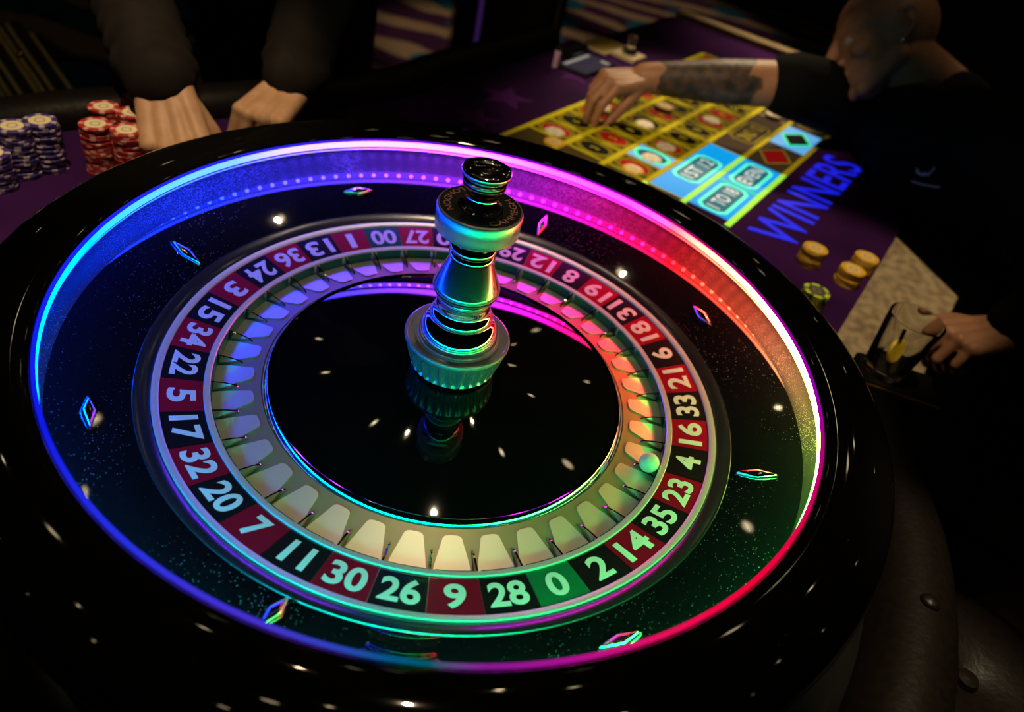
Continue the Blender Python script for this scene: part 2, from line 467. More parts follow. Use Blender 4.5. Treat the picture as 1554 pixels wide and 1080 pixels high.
b = MB(); b.prism([(p.x, p.y) for p in outline][::-1], TZ - 0.03, TZ)
b.build('felt_top', M['felt'], table)
inner = [(p.x * 0.96 + 0.02, p.y * 0.97 + 0.02) for p in outline][::-1]
b = MB(); b.prism(inner, TZ - 0.16, TZ - 0.031)
b.build('apron', M['wood_black'], table)
for a in (0.15, 1.45):
    zb = FZ + (0.0045 if a > 1 else 0.0005); b = MB(); b.box(tp(a, 0.14, (zb + TZ - 0.161) / 2), (0.30, 0.46, TZ - 0.161 - zb), rz=TH, bev=0.02)
    b.build('pedestal', M['wood_black'], table)
# padded rail following the outer edge
rail = []
for i, p in enumerate(edge_l):
    q0 = edge_l[max(i - 1, 0)]; q1 = edge_l[min(i + 1, len(edge_l) - 1)]
    t = (q1 - q0).normalized(); n = Vector((-t.y, t.x)) * -1
    rail.append((p.x + n.x * 0.044, p.y + n.y * 0.044, TZ - 0.004))
M['leather'] = noise_color(mat('black_leather', rough=0.36, spec=0.16), (0.004, 0.003, 0.0025), (0.007, 0.005, 0.004), 140.0, 3.0, 0.3, 0.7, bump=0.25)
b = MB(); b.tube(rail[8:-3], 0.042, 20); RAIL = b.build('padded_rail', M['leather'], table, 60)
for i in (74, 81, 88):          # tufting buttons sunk into the rail
    if i < len(rail):
        p = rail[i]; q = MB(); q.ell((0, 0, 0), 0.009, 0.009, 0.005, n=16); q.build('button', M['leather'], RAIL, 60, (p[0], p[1], p[2] + 0.041))
M['beige_trim'] = mat('beige_trim', (0.36, 0.27, 0.14), 0.5)
b = MB(); b.box(tp(A_END + 0.022, 0.143, TZ - 0.005), (0.036, 0.87, 0.05), rz=TH, bev=0.004); b.build('end_trim', M['beige_trim'], table)
b = MB(); b.box(tp(A_END + 0.075, 0.143, TZ - 0.02), (0.066, 0.89, 0.06), rz=TH, bev=0.012); b.build('end_rail', M['leather'], table)
b = MB(); b.box(tp(A_END + 0.118, 0.143, TZ - 0.03), (0.012, 0.89, 0.03), rz=TH); b.build('end_moulding', M['beige_trim'], table)

# ---- printed betting layout
LZ = TZ + 0.0006
lay = new_obj('betting_layout', None, table) if False else None
A0, PITCH = 0.683, 0.072
BL = [0.364, 0.277, 0.190, 0.104, 0.026, -0.062]      # b of the six long lines
AE = A0 + 12 * PITCH
def quad(mb, a0, b0, a1, b1, z, mi=0, th=0.0006):
    mb.prism([tp(a0, b0).xy, tp(a1, b0).xy, tp(a1, b1).xy, tp(a0, b1).xy], z, z + th, mi)
def put_text(mb, s, a, b_, w_, h_, z, mi, bold=0.02, rot=0.0):
    vs, fs, tw, thh = text(s, bold)
    cs, sn = math.cos(rot), math.sin(rot)
    mb.add(vs, fs, mi, lambda p: tp(a + (p[0] * w_ / tw) * cs - (p[1] * h_ / thh) * sn, b_ + (p[0] * w_ / tw) * sn + (p[1] * h_ / thh) * cs, z))
def ring(mb, poly_o, poly_i, z, mi, th=0.0004):
    n = len(poly_o)
    vs = [tp(*p, z + th) for p in poly_o] + [tp(*p, z + th) for p in poly_i] + [tp(*p, z) for p in poly_o]
    fs = [(i, (i + 1) % n, n + (i + 1) % n, n + i) for i in range(n)] + [(2 * n + i, 2 * n + (i + 1) % n, (i + 1) % n, i) for i in range(n)]
    mb.add(vs, fs, mi)
def poly(mb, pts, z, mi, th=0.0004):
    mb.prism([tp(*p).xy for p in pts], z, z + th, mi)
def ellipse(a, b_, ra, rb, n=28):
    return [(a + ra * math.cos(2 * PI * k / n), b_ + rb * math.sin(2 * PI * k / n)) for k in range(n)]
b = MB()
quad(b, A0 - 0.10, BL[0], AE, BL[3], LZ, 0); quad(b, A0, BL[3], AE, BL[5], LZ, 1)
LAY = b.build('betting_layout', [M['cell'], M['outside']], table)
REDS = {1, 3, 5, 7, 9, 12, 14, 16, 18, 19, 21, 23, 25, 27, 30, 32, 34, 36}
for n in range(1, 37):
    col = (n - 1) // 3; row = 2 - (n - 1) % 3
    a = A0 + (col + 0.5) * PITCH; bb = (BL[row] + BL[row + 1]) / 2
    red = n in REDS; lit = n == 4
    mb = MB(); hw, hb = PITCH / 2 - 0.004, 0.0385
    if lit:
        quad(mb, a - hw, bb - hb, a + hw, bb + hb, LZ + 0.0006, 3)
        ring(mb, ellipse(a, bb, 0.029, 0.0375), ellipse(a, bb, 0.022, 0.031), LZ + 0.0014, 4)
    else:
        for k, rr in ((0, 0), (1, 0.0035)):
            ring(mb, ellipse(a, bb, 0.0285 - rr * 1.6, 0.0375 - rr * 1.6), ellipse(a, bb, 0.0268 - rr * 1.6, 0.0358 - rr * 1.6), LZ + 0.0008, 1)
        mb_edge = [(a - hw, bb - hb), (a + hw, bb - hb), (a + hw, bb + hb), (a - hw, bb + hb)]
        ring(mb, mb_edge, [(a - hw + .002, bb - hb + .002), (a + hw - .002, bb - hb + .002), (a + hw - .002, bb + hb - .002), (a - hw + .002, bb + hb - .002)], LZ + 0.0008, 1)
    poly(mb, ellipse(a, bb, 0.0215, 0.0305), LZ + 0.0008, 0)
    put_text(mb, str(n), a, bb, 0.016 if n > 9 else 0.009, 0.017, LZ + 0.0014, 2, 0.01)
    mb.build('number_cell', [M['oval_red'] if red else M['oval_black'], M['line'], M['line'], M['lit_pale'], M['lit_green']], LAY)
for i, bl in enumerate(BL):
    mb = MB(); wd = 0.0052
    lo_, hi_ = (A0 - 0.10 if i < 4 else A0 - 0.02), AE
    if i >= 3:   # lit stretch beside the winning boxes
        le = {3: A0, 4: A0 + 4 * PITCH, 5: A0 + 4 * PITCH}[i]
        quad(mb, lo_, bl - wd, le, bl + wd, LZ + 0.0012, 1); quad(mb, le, bl - wd, hi_, bl + wd, LZ + 0.0012, 0)
    else:
        quad(mb, lo_, bl - wd, hi_, bl + wd, LZ + 0.0012, 0)
    mb.build('layout_line', [M['line'], M['lit_lime']], LAY)
for k in range(13):
    mb = MB(); a = A0 + k * PITCH
    quad(mb, a - 0.0014, BL[3] + 0.005, a + 0.0014, BL[0] - 0.005, LZ + 0.001, 0)
    if k in (0, 4, 8, 12): quad(mb, a - 0.002, BL[4] + 0.005, a + 0.002, BL[3] - 0.005, LZ + 0.001, 0)
    mb.build('layout_divider', M['line'], LAY)
def framed_box(name, a0, b0, a1, b1, txt, lit, tw, th, parent=LAY):
    mb = MB(); z = LZ + 0.0006; ca, cb = (a0 + a1) / 2, (b0 + b1) / 2
    quad(mb, a0 + 0.002, b0 + 0.0055, a1 - 0.002, b1 - 0.0055, z, 0)
    w2, h2, t = tw / 2 + 0.016, 0.0285, 0.0065
    def fr(w_, h_, c):
        return [(ca - w_ + c, cb - h_), (ca + w_ - c, cb - h_), (ca + w_, cb - h_ + c), (ca + w_, cb + h_ - c), (ca + w_ - c, cb + h_), (ca - w_ + c, cb + h_), (ca - w_, cb + h_ - c), (ca - w_, cb - h_ + c)]
    tt = t if lit else 0.0025
    ring(mb, fr(w2, h2, 0.012), fr(w2 - tt, h2 - tt, 0.010), z + 0.0008, 1)
    if lit: poly(mb, fr(w2 - tt, h2 - tt, 0.010), z + 0.0007, 3, 0.0002)
    put_text(mb, txt, ca, cb, tw, th, z + 0.0013, 2, 0.0)
    return mb.build(name, [M['lit_blue'], M['lit_aqua'], M['lit_white'], M['lit_dark']] if lit else [M['outside'], M['line'], M['line'], M['line']], parent)
tag(framed_box('dozen_box', A0, BL[4], A0 + 4 * PITCH, BL[3], '1ST 12', True, 0.108, 0.027), 'blue lit box reading 1ST 12')
framed_box('dozen_box', A0 + 4 * PITCH, BL[4], A0 + 8 * PITCH, BL[3], '2ND 12', False, 0.100, 0.028)
framed_box('dozen_box', A0 + 8 * PITCH, BL[4], AE, BL[3], '3RD 12', False, 0.100, 0.028)
tag(framed_box('outside_bet_box', A0, BL[5], A0 + 2 * PITCH, BL[4], '1 TO 18', True, 0.100, 0.026), 'blue lit box reading 1 TO 18')
tag(framed_box('outside_bet_box', A0 + 2 * PITCH, BL[5], A0 + 4 * PITCH, BL[4], 'EVEN', True, 0.088, 0.027), 'blue lit box reading EVEN')
framed_box('outside_bet_box', A0 + 8 * PITCH, BL[5], A0 + 10 * PITCH, BL[4], 'ODD', False, 0.075, 0.027)
framed_box('outside_bet_box', A0 + 10 * PITCH, BL[5], AE, BL[4], '19 TO 36', False, 0.098, 0.026)
mb = MB(); a = A0 + 2 * PITCH; quad(mb, a - 0.007, BL[5] + 0.005, a + 0.007, BL[4] - 0.005, LZ + 0.0014, 0); mb.build('layout_divider', M['lit_teal'], LAY)
for k, lit in ((4, False), (6, True)):
    mb = MB(); a0 = A0 + k * PITCH; ca = a0 + PITCH; cb = (BL[4] + BL[5]) / 2; z = LZ + 0.0006
    quad(mb, a0 + 0.002, BL[5] + 0.0055, a0 + 2 * PITCH - 0.002, BL[4] - 0.0055, z, 0)
    dia = lambda p, q: [(ca - p, cb), (ca, cb - q), (ca + p, cb), (ca, cb + q)]
    ring(mb, dia(0.055, 0.036), dia(0.045 if lit else 0.050, 0.029 if lit else 0.0325), z + 0.0008, 1)
    poly(mb, dia(0.045, 0.029), z + 0.0008, 2, 0.0003)
    o = mb.build('diamond_box', [M['lit_pale'], M['lit_green'], M['oval_black']] if lit else [M['outside'], M['line'], M['oval_red']], LAY)
    tag(o, 'pale blue lit box with a black diamond in a green frame' if lit else 'brown box with a red diamond')
mb = MB(); put_text(mb, 'WINNERS', 0.935, -0.130, 0.50, 0.082, LZ + 0.0008, 0, 0.012)
tag(mb.build('glowing_lettering', M['winners'], LAY), 'blue glowing word WINNERS on the felt')
# faint star prints in the felt
M['star'] = mat('star_print', (0.075, 0.014, 0.12), 0.95, spec=0.1)
for a, b_, r in ((0.76, 0.47, 0.06), (1.02, 0.46, 0.05), (0.62, 0.44, 0.05)):
    mb = MB(); pts = [(a + (r if k % 2 == 0 else r * 0.42) * math.cos(k * PI / 5 + 0.4), b_ + (r if k % 2 == 0 else r * 0.42) * math.sin(k * PI / 5 + 0.4)) for k in range(10)]
    poly(mb, pts, TZ + 0.0002, 0, 0.0003); mb.build('star_print', M['star'], table)

# ================================================================== ROULETTE WHEEL
wheel = thing('roulette_wheel', 'large black lacquered roulette wheel ringed with coloured light strips, chrome turret in its centre', 'roulette wheel', (0, 0, 0))
SEG = 192
b = MB(); b.lathe([(0.3466, -0.0118), (0.3466, -0.0005), (0.3478, 0.0015), (0.3510, 0.0034), (0.3555, 0.0050), (0.3620, 0.0060), (0.370, 0.0065), (0.380, 0.0066), (0.389, 0.0058), (0.397, 0.0038), (0.4045, 0.0), (0.4105, -0.0065),
                   (0.4140, -0.018), (0.4135, -0.036), (0.408, -0.066), (0.397, -0.096), (0.386, -0.118), (0.378, -0.1295), (0.28, -0.1295), (0.28, -0.115), (0.3740, -0.060), (0.3740, -0.0118)], SEG, closed=True)
b.build('rim', M['lacquer'], wheel, 50)
b = MB(); b.lathe([(0.279, -0.1296), (0.446, -0.1296), (0.449, -0.1275), (0.446, -0.1255), (0.372, -0.1255)], SEG); b.build('base_plate', M['wood_black'], wheel, 40)
ap = lambda r: -0.0724 + 0.4557 * (r - 0.2894)
b = MB(); b.lathe([(0.3480, ap(0.348) - 0.0004), (0.3520, ap(0.352)), (0.3575, -0.0410), (0.3630, -0.0372), (0.3675, -0.0328), (0.3708, -0.0275), (0.3724, -0.0215), (0.3728, -0.0140)], SEG)
b.build('ball_track', M['track'], wheel, 60)
b = MB(); b.lathe([(0.2894, ap(0.2894)), (0.3480, ap(0.348)), (0.3480, ap(0.348) - 0.002)], SEG)
b.build('apron', M['apron'], wheel, 60)
b = MB(); b.lathe([(0.2895, -0.0726), (0.2885, -0.0718), (0.2870, -0.0722), (0.2770, -0.0772), (0.2762, -0.0780), (0.2762, -0.0830)], SEG)
b.build('bezel_ring', M['chrome_dark'], wheel, 35)
# light ring
b = MB(); b.lathe([(0.3440, -0.0086), (0.3436, -0.0016), (0.3462, -0.0012), (0.3462, -0.0086)], 288, closed=True)
diff = b.build('light_diffuser', M['led'], wheel, 40)
b = MB(); b.lathe([(0.3434, -0.0010), (0.3434, 0.0001), (0.3442, 0.0009), (0.3458, 0.0010), (0.3466, 0.0004), (0.3466, -0.0008)], 288, closed=True)
b.build('light_edge', M['edge'], wheel, 40)
b = MB(); b.lathe([(0.3468, -0.0122), (0.3468, -0.0136), (0.3620, -0.0136), (0.3620, -0.0122)], 288, closed=True)
strip = b.build('light_strip', M['strip'], wheel, 40)
dm = MB(); dm.ell((0, 0, 0), 0.0026, 0.0026, 0.0012, n=10)
dme = dm.mesh('light_diode', M['led_dot'], 60)
NLED = 138
for k in range(NLED):
    a = 2 * PI * (k + 0.5) / NLED
    new_obj('light_diode', dme, strip, (0.3505 * math.cos(a), 0.3505 * math.sin(a), -0.0138))
# deflectors
def deflector_mesh(L, W, H):
    mb = MB(); n = 20; rings = [(1.0, 0.0), (0.93, 0.55), (0.72, 0.85), (0.45, 0.97), (0.18, 1.0)]
    vs = []; fs = []
    for s_, h in rings:
        for k in range(n):
            t = 2 * PI * k / n
            x = math.cos(t); y = math.sin(t)
            prof = (1 - abs(x)) ** 0.75 if abs(x) < 1 else 0
            yy = math.copysign(prof, y) if abs(y) > 1e-6 else 0
            vs.append((x * L * s_, yy * W * s_, h * H))
    for i in range(len(rings) - 1):
        fs += [(i * n + k, i * n + (k + 1) % n, (i + 1) * n + (k + 1) % n, (i + 1) * n + k) for k in range(n)]
    fs.append(tuple(range((len(rings) - 1) * n, len(rings) * n)))
    mb.add(vs, fs); return mb.mesh('deflector', M['chrome'], 50)
DEFL = [(0.3205, 119.4), (0.3118, 163.7), (0.3197, -151.5), (0.3085, -106.8), (0.3205, -61.6), (0.3122, -17.3), (0.3172, 27.8), (0.3068, 74.0)]
DM = deflector_mesh(0.0195, 0.0062, 0.006)
SL = math.atan(0.4557)
for k, (r, deg) in enumerate(DEFL):
    a = math.radians(deg)
    er = Vector((math.cos(a) * math.cos(SL), math.sin(a) * math.cos(SL), math.sin(SL))); et = Vector((-math.sin(a), math.cos(a), 0))
    nz = er.cross(et)
    X, Y = (et, -er) if k % 2 == 0 else (er, et)
    R3 = Matrix((X, Y, nz)).transposed()
    o = new_obj('deflector', DM, wheel)
    o.matrix_local = Matrix.Translation((r * math.cos(a), r * math.sin(a), ap(r) - 0.0002)) @ R3.to_4x4()
# ---- rotor
rotor_mb = MB(); rotor_mb.lathe([(0.2758, -0.0830), (0.2755, -0.0776), (0.2748, -0.0768), (0.2702, -0.0782), (0.2692, -0.0792), (0.2690, -0.0825), (0.232, -0.0893), (0.2275, -0.1065), (0.186, -0.1065), (0.150, -0.1065)], SEG)
rotor = rotor_mb.build('rotor', M['satin'], wheel, 35)
SEQ = ['0', '28', '9', '26', '30', '11', '7', '20', '32', '17', '5', '22', '34', '15', '3', '24', '36', '13', '1', '00', '27', '10', '25', '29', '12', '8', '19', '31', '18', '6', '21', '33', '16', '4', '23', '35', '14', '2']
PH = math.radians(-63.55); DA = 2 * PI / 38
zt_ = lambda r: -0.0803 + (r - 0.269) * (0.0069 / 0.036)
for i, s_ in enumerate(SEQ):
    ac = PH - i * DA; mb = MB(); n = 6; hw = DA / 2 * 0.985
    vs = []
    for r in (0.2334, 0.2688):
        for k in range(n + 1):
            a = ac - hw + 2 * hw * k / n
            vs.append((r * math.cos(a), r * math.sin(a), zt_(r)))
    vs += [(p[0], p[1], p[2] - 0.0015) for p in vs]
    m2 = 2 * (n + 1)
    fs = [(k, k + 1, n + 2 + k, n + 1 + k) for k in range(n)]
    fs += [(k, m2 + k, m2 + k + 1, k + 1) for k in range(n)] + [(n + 1 + k, n + 2 + k, m2 + n + 2 + k, m2 + n + 1 + k) for k in range(n)]
    fs += [(0, n + 1, m2 + n + 1, m2), (n, m2 + n, m2 + 2 * n + 1, 2 * n + 1)]
    mb.add(vs, fs, 0)
    tv, tf, tw, th = text(s_, 0.03)
    H = 0.0235; W = 0.0315 if len(s_) == 2 else 0.0175
    if s_ == '1': W = 0.008
    if s_ == '7': W = 0.016
    if s_ == '11': W = 0.022
    rm = 0.2512
    def mp(p):
        r = rm - p[1] * H / th
        a = ac + (p[0] * W / tw) / rm
        return (r * math.cos(a), r * math.sin(a), zt_(r) + 0.0004)
    mb.add(tv, tf, 1, mp)
    colr = 'green' if s_ in ('0', '00') else ('red' if int(s_) in REDS else 'black')
    mb.build('number_tile', [M[colr], M['digit']], rotor)
# separator ring between numbers and pockets
b = MB(); b.lathe([(0.2334, -0.0893), (0.2334, -0.0862), (0.2326, -0.0852), (0.2282, -0.0862), (0.2274, -0.0872), (0.2274, -0.0905)], SEG); b.build('inner_ring', M['satin'], rotor, 35)
rp = lambda r: -0.0930 - (r - 0.1838) * 0.17
b = MB(); b.lathe([(0.1836, -0.0990), (0.1838, rp(0.1838)), (0.2274, rp(0.2274)), (0.2274, -0.106)], SEG); b.build('pocket_ramp', M['ramp'], rotor, 35)
def pocket_mesh():
    mb = MB()
    rs = [(0.1905, 0.10), (0.1912, 0.19), (0.1930, 0.25), (0.200, 0.30), (0.212, 0.38), (0.2268, 0.455)]
    vs = []
    for r, h in rs:
        z = rp(r) + 0.0016
        vs += [(r * math.cos(-h * DA), r * math.sin(-h * DA), z), (r, 0, z), (r * math.cos(h * DA), r * math.sin(h * DA), z)]
    n = len(vs); vs += [(p[0], p[1], p[2] - 0.003) for p in vs]
    fs = []
    for i in range(len(rs) - 1):
        q = 3 * i
        fs += [(q, q + 1, q + 4, q + 3), (q + 1, q + 2, q + 5, q + 4), (q, q + 3, n + q + 3, n + q), (q + 2, n + q + 2, n + q + 5, q + 5)]
    fs += [(0, n, n + 1, 1), (1, n + 1, n + 2, 2)]
    mb.add(vs, fs, 0)
    mb.lathe([(0.2271, -0.1005), (0.2271, -0.0878), (0.2266, -0.0874), (0.2266, -0.1005)], 4, 1, closed=True, a0=-DA * 0.40, a1=DA * 0.40)
    return mb.mesh('pocket', [M['pad'], M['pocket_green']], 40)
def fret_mesh():
    mb = MB(); t = 0.0008
    prof = [(0.2030, rp(0.203)), (0.2060, rp(0.206) + 0.0035), (0.2150, -0.0900), (0.2270, -0.0876), (0.2270, rp(0.227))]
    vs = [(r, -t, z) for r, z in prof] + [(r, t, z) for r, z in prof]; n = len(prof)
    fs = [tuple(range(n)), tuple(range(n, 2 * n))[::-1]] + [(i, i + 1, n + i + 1, n + i) for i in range(n - 1)]
    mb.add(vs, fs); return mb.mesh('fret', M['chrome'], 30)
PM, FM = pocket_mesh(), fret_mesh()
for i in range(38):
    o = new_obj('pocket', PM, rotor); o.rotation_euler = (0, 0, PH - i * DA)
    o = new_obj('fret', FM, rotor); o.rotation_euler = (0, 0, PH - (i + 0.5) * DA)
b = MB(); b.lathe([(0.1842, -0.0965), (0.1840, -0.0948), (0.1836, -0.0940), (0.1788, -0.0882), (0.1780, -0.0878), (0.1772, -0.0882), (0.1772, -0.0940)], SEG); b.build('cone_ring', M['chrome'], rotor, 35)
b = MB(); b.lathe([(0.1774, -0.0935), (0.1771, -0.0902), (0.174, -0.0897), (0.14, -0.0849), (0.10, -0.0793), (0.06, -0.0737), (0.045, -0.0719), (0.03, -0.0712), (0.015, -0.0710)], SEG); b.build('cone', M['cone'], rotor, 35)
# ---- turret
def flute(i, r, z, a):
    k = 1.0 if -0.066 < z < -0.040 else 0.0
    return r - k * 0.0026 * (0.5 + 0.5 * math.cos(30 * a))
b = MB(); b.lathe([(0.0, -0.0709), (0.020, -0.0709), (0.020, -0.0700), (0.018, -0.0690), (0.0340, -0.0688), (0.0412, -0.0678), (0.0428, -0.0664), (0.0436, -0.0640), (0.0465, -0.054), (0.0498, -0.0415), (0.0506, -0.0385), (0.0514, -0.0360), (0.0517, -0.0335),
                   (0.0511, -0.0318), (0.0498, -0.0312), (0.0484, -0.0320), (0.0474, -0.0345), (0.0460, -0.0358), (0.0425, -0.0358), (0.0408, -0.0345), (0.0400, -0.0315), (0.0390, -0.0310)], 288, mod=flute)
turret = b.build('turret', M['brushed'], wheel, 32)
def tl(name, prof, m=M['chrome'], seg=96):
    q = MB(); q.lathe(prof, seg); return q.build(name, m, turret, 32)
tl('dome', [(0.0395, -0.0345), (0.0392, -0.0300), (0.0386, -0.0262), (0.0376, -0.0225), (0.0356, -0.0180), (0.0326, -0.0138), (0.0300, -0.0115), (0.0292, -0.0100), (0.0300, -0.0085), (0.0302, -0.0062), (0.0294, -0.0040),
            (0.0276, -0.0015), (0.0258, 0.0010), (0.0250, 0.0035), (0.0252, 0.0060), (0.0243, 0.0085), (0.0246, 0.0105), (0.0262, 0.0125), (0.0266, 0.0145), (0.0260, 0.0165)])
tl('spindle_cone', [(0.0255, 0.0165), (0.0272, 0.0190), (0.0300, 0.0212), (0.0312, 0.0235), (0.0313, 0.0265), (0.0304, 0.0292), (0.0190, 0.0565), (0.0186, 0.0575)], M['polished'])
tl('collar', [(0.0186, 0.0572), (0.0202, 0.0580), (0.0210, 0.0598), (0.0210, 0.0612), (0.0200, 0.0632), (0.0196, 0.0642), (0.0206, 0.0655), (0.0212, 0.0675), (0.0210, 0.0692), (0.0200, 0.0712), (0.0188, 0.0730), (0.0196, 0.0765), (0.0230, 0.0800), (0.0290, 0.0836)])
disc = tl('turret_disc', [(0.0285, 0.0835), (0.0340, 0.0852), (0.0362, 0.0866), (0.0370, 0.0884), (0.0374, 0.1066), (0.0368, 0.1082), (0.0356, 0.1089), (0.0345, 0.1087), (0.0195, 0.1087)], M['brushed'], seg=128)
q = MB(); q.lathe([(0.0352, 0.10895), (0.0200, 0.10895)], 96); 
def arc_text(mb, s_, deg_c, span, r, h, z, mi):
    vs, fs, tw, th = text(s_, 0.0)
    L = math.radians(span)
    mb.add(vs, fs, mi, lambda p: ((r - p[1] * h / th) * math.cos(math.radians(deg_c) + p[0] / tw * L), (r - p[1] * h / th) * math.sin(math.radians(deg_c) + p[0] / tw * L), z))
arc_text(q, 'LONDON', 170, 88, 0.0288, 0.0062, 0.10915, 1)
arc_text(q, 'CAMMEGH', -15, 112, 0.0288, 0.0062, 0.10915, 1)
tag(q.build('engraved_plate', [M['disc_top'], M['letter']], turret), 'black face of the disc with engraved lettering')
tl('finial', [(0.0200, 0.1087), (0.0192, 0.1100), (0.0180, 0.1106), (0.0178, 0.1118), (0.0168, 0.1128), (0.0150, 0.1150), (0.0141, 0.1178), (0.0140, 0.1205), (0.0150, 0.1238), (0.0172, 0.1270), (0.0182, 0.1286), (0.0184, 0.1302), (0.0176, 0.1314),
              (0.0176, 0.1322), (0.0188, 0.1334), (0.0190, 0.1350), (0.0181, 0.1363), (0.0181, 0.1370), (0.0198, 0.1382), (0.0208, 0.1400), (0.0210, 0.1420), (0.0203, 0.1436), (0.0185, 0.1444), (0.0130, 0.1447), (0.0120, 0.1440), (0.0105, 0.1436), (0.0080, 0.1440), (0.0050, 0.1452), (0.0022, 0.1458), (0.0, 0.1459)])
# ball
ab = math.radians(-20.3); rb = 0.2165
b = MB(); b.ell((0, 0, 0), 0.0098, 0.0098, 0.0098, n=32)
o = b.build('roulette_ball', M['ball'], None, 60, (rb * math.cos(ab), rb * math.sin(ab), rp(rb) + 0.0016 + 0.0098))
tag(o, 'white roulette ball resting in a pocket at the right of the spinning wheel', 'ball')

# ================================================================== CHIPS
CR, CT = 0.0196, 0.0033
def chip_mesh(name, mats):
    mb = MB(); n = 36
    prof = [(0, 0), (CR - 0.0006, 0), (CR, 0.0006), (CR, CT - 0.0006), (CR - 0.0006, CT), (0.0135, CT), (0.0130, CT - 0.00015), (0, CT - 0.00015)]
    vs = []; fs = []; ms = []
    for k in range(n):
        a = 2 * PI * k / n
        vs += [(r * math.cos(a), r * math.sin(a), z) for r, z in prof]
    m = len(prof)
    for k in range(n):
        for i in range(m - 1):
            q = (k * m + i, ((k + 1) % n) * m + i, ((k + 1) % n) * m + i + 1, k * m + i + 1)
            mi = 1 if (k % 6 in (0, 1) and i in (1, 2, 3, 4)) else 0
            mb.add([], []); mb.f.append(q); mb.m.append(mi)
    mb.v = vs
    me = mb.mesh(name, mats, 40)
    return me
def inlay_mesh(m):
    mb = MB(); mb.lathe([(0.0128, CT - 0.0003), (0.0128, CT + 0.0001), (0.0, CT + 0.0001)], 32)
    mb.lathe([(0.0062, CT + 0.0001), (0.0062, CT + 0.0002), (0.0048, CT + 0.0002)], 24, 1); return mb.mesh('inlay', [m, M['mark']], 40)
M['mark'] = mat('inlay_mark', (0.30, 0.24, 0.13), 0.6)
def cm(n, c): return mat(n, c, 0.42)
CH = {}
for nm, body, spot, inl in (('purple', (0.055, 0.030, 0.20), (0.50, 0.40, 0.46), (0.78, 0.66, 0.38)), ('red', (0.42, 0.022, 0.02), (0.72, 0.34, 0.28), (0.80, 0.68, 0.42)),
                            ('yellow', (0.62, 0.34, 0.015), (0.70, 0.42, 0.05), (0.72, 0.50, 0.20)), ('green', (0.45, 0.55, 0.03), (0.05, 0.08, 0.02), (0.06, 0.05, 0.06)),
                            ('white', (0.66, 0.62, 0.50), (0.55, 0.35, 0.25), (0.72, 0.64, 0.48)), ('blue', (0.05, 0.08, 0.18), (0.3, 0.3, 0.35), (0.5, 0.5, 0.5)), ('dark', (0.03, 0.015, 0.06), (0.2, 0.15, 0.2), (0.7, 0.6, 0.45))):
    CH[nm] = (chip_mesh('chip_' + nm, [cm('chip_' + nm, body), cm('chip_spot_' + nm, spot)]), inlay_mesh(cm('chip_inlay_' + nm, inl)))
ORD = ['top', 'second', 'third', 'fourth', 'fifth', 'sixth', 'seventh', 'eighth', 'ninth', 'tenth', 'eleventh', 'twelfth', 'thirteenth', 'fourteenth', 'fifteenth', 'sixteenth', 'seventeenth', 'eighteenth', 'nineteenth', 'bottom']
def stack(cols, p, where, group, jit=0.0008):
    n = len(cols)
    for k in range(n):
        c = cols[k]; me, im = CH[c]; j = n - 1 - k
        x = p.x + random.uniform(-jit, jit); y = p.y + random.uniform(-jit, jit)
        o = new_obj('casino_chip', me, None, (x, y, p.z + 0.0001 + k * (CT + 0.00005))); o.rotation_euler = (0, 0, random.uniform(0, 6.28))
        if n == 1: lab = f'{c if c != "dark" else "dark purple"} casino chip {where}'
        else:
            pos = 'top' if j == 0 else ('bottom' if k == 0 else ORD[j] + ' from top')
            lab = f'{c if c != "dark" else "dark purple"} casino chip, {pos}, {where}'
        tag(o, lab, 'casino chip', group)
        if j == 0: new_obj('inlay', im, o)
def base_of(u, v, n):        # stack whose top centre shows at u, v
    p = at(u, v, TZ + n * CT); p.z = TZ; return p
P20 = ['purple'] * 20; R20 = ['red'] * 20
stack(P20, base_of(62, 183, 20), 'tall purple stack nearest the red stacks', 'tall purple chip stacks at the left')
stack(P20, base_of(19, 191, 20), 'purple stack second from the red stacks', 'tall purple chip stacks at the left')
stack(['purple'] * 14, base_of(-14, 232, 14), 'purple stack cut by the left edge', 'tall purple chip stacks at the left')
stack(R20, base_of(158, 162, 20), 'outer rear red stack', 'red chip stacks beside the hand', 0.0006)
stack(R20, base_of(157, 178, 20) + Vector((0, -0.022, 0)), 'outer front red stack', 'red chip stacks beside the hand', 0.0006)
stack(R20, base_of(192, 155, 20) + Vector((0.004, 0.02, 0)), 'inner rear red stack', 'red chip stacks beside the hand', 0.0006)
stack(R20, base_of(196, 170, 20) + Vector((0.004, 0.0, 0)), 'inner middle red stack', 'red chip stacks beside the hand', 0.0006)
stack(R20, base_of(197, 186, 20) + Vector((0.006, -0.022, 0)), 'inner front red stack', 'red chip stacks beside the hand', 0.0006)
stack(['yellow'] * 9, base_of(1238, 376, 9), 'yellow stack below the blue lettering', 'yellow chip stacks', 0.0006)
stack(['yellow'] * 8, base_of(1295, 408, 8), 'front yellow stack near table edge', 'yellow chip stacks', 0.0006)
stack(['yellow'] * 8, base_of(1316, 390, 8), 'rear yellow stack at table edge', 'yellow chip stacks', 0.0006)
stack(['green'] * 9, base_of(1240, 441, 9), 'lime green stack beside the wheel rim', 'lime green chip stack', 0.0004)
LG = 'chips placed on the betting layout'
stack(['white'], base_of(842, 199, 1), 'on red three near the hand-side end', LG)
stack(['yellow'], base_of(842, 215, 1), 'on the line beside red three at the rim', LG)
stack(['blue', 'blue', 'yellow'], base_of(1009, 161, 3), 'small stack on red fourteen', LG)
stack(['white'], base_of(979, 187, 1), 'on black eleven', LG)
stack(['white'], base_of(1080, 182, 1), 'on red sixteen', LG)
stack(['white'], base_of(1011, 222, 1), 'on red seven', LG)
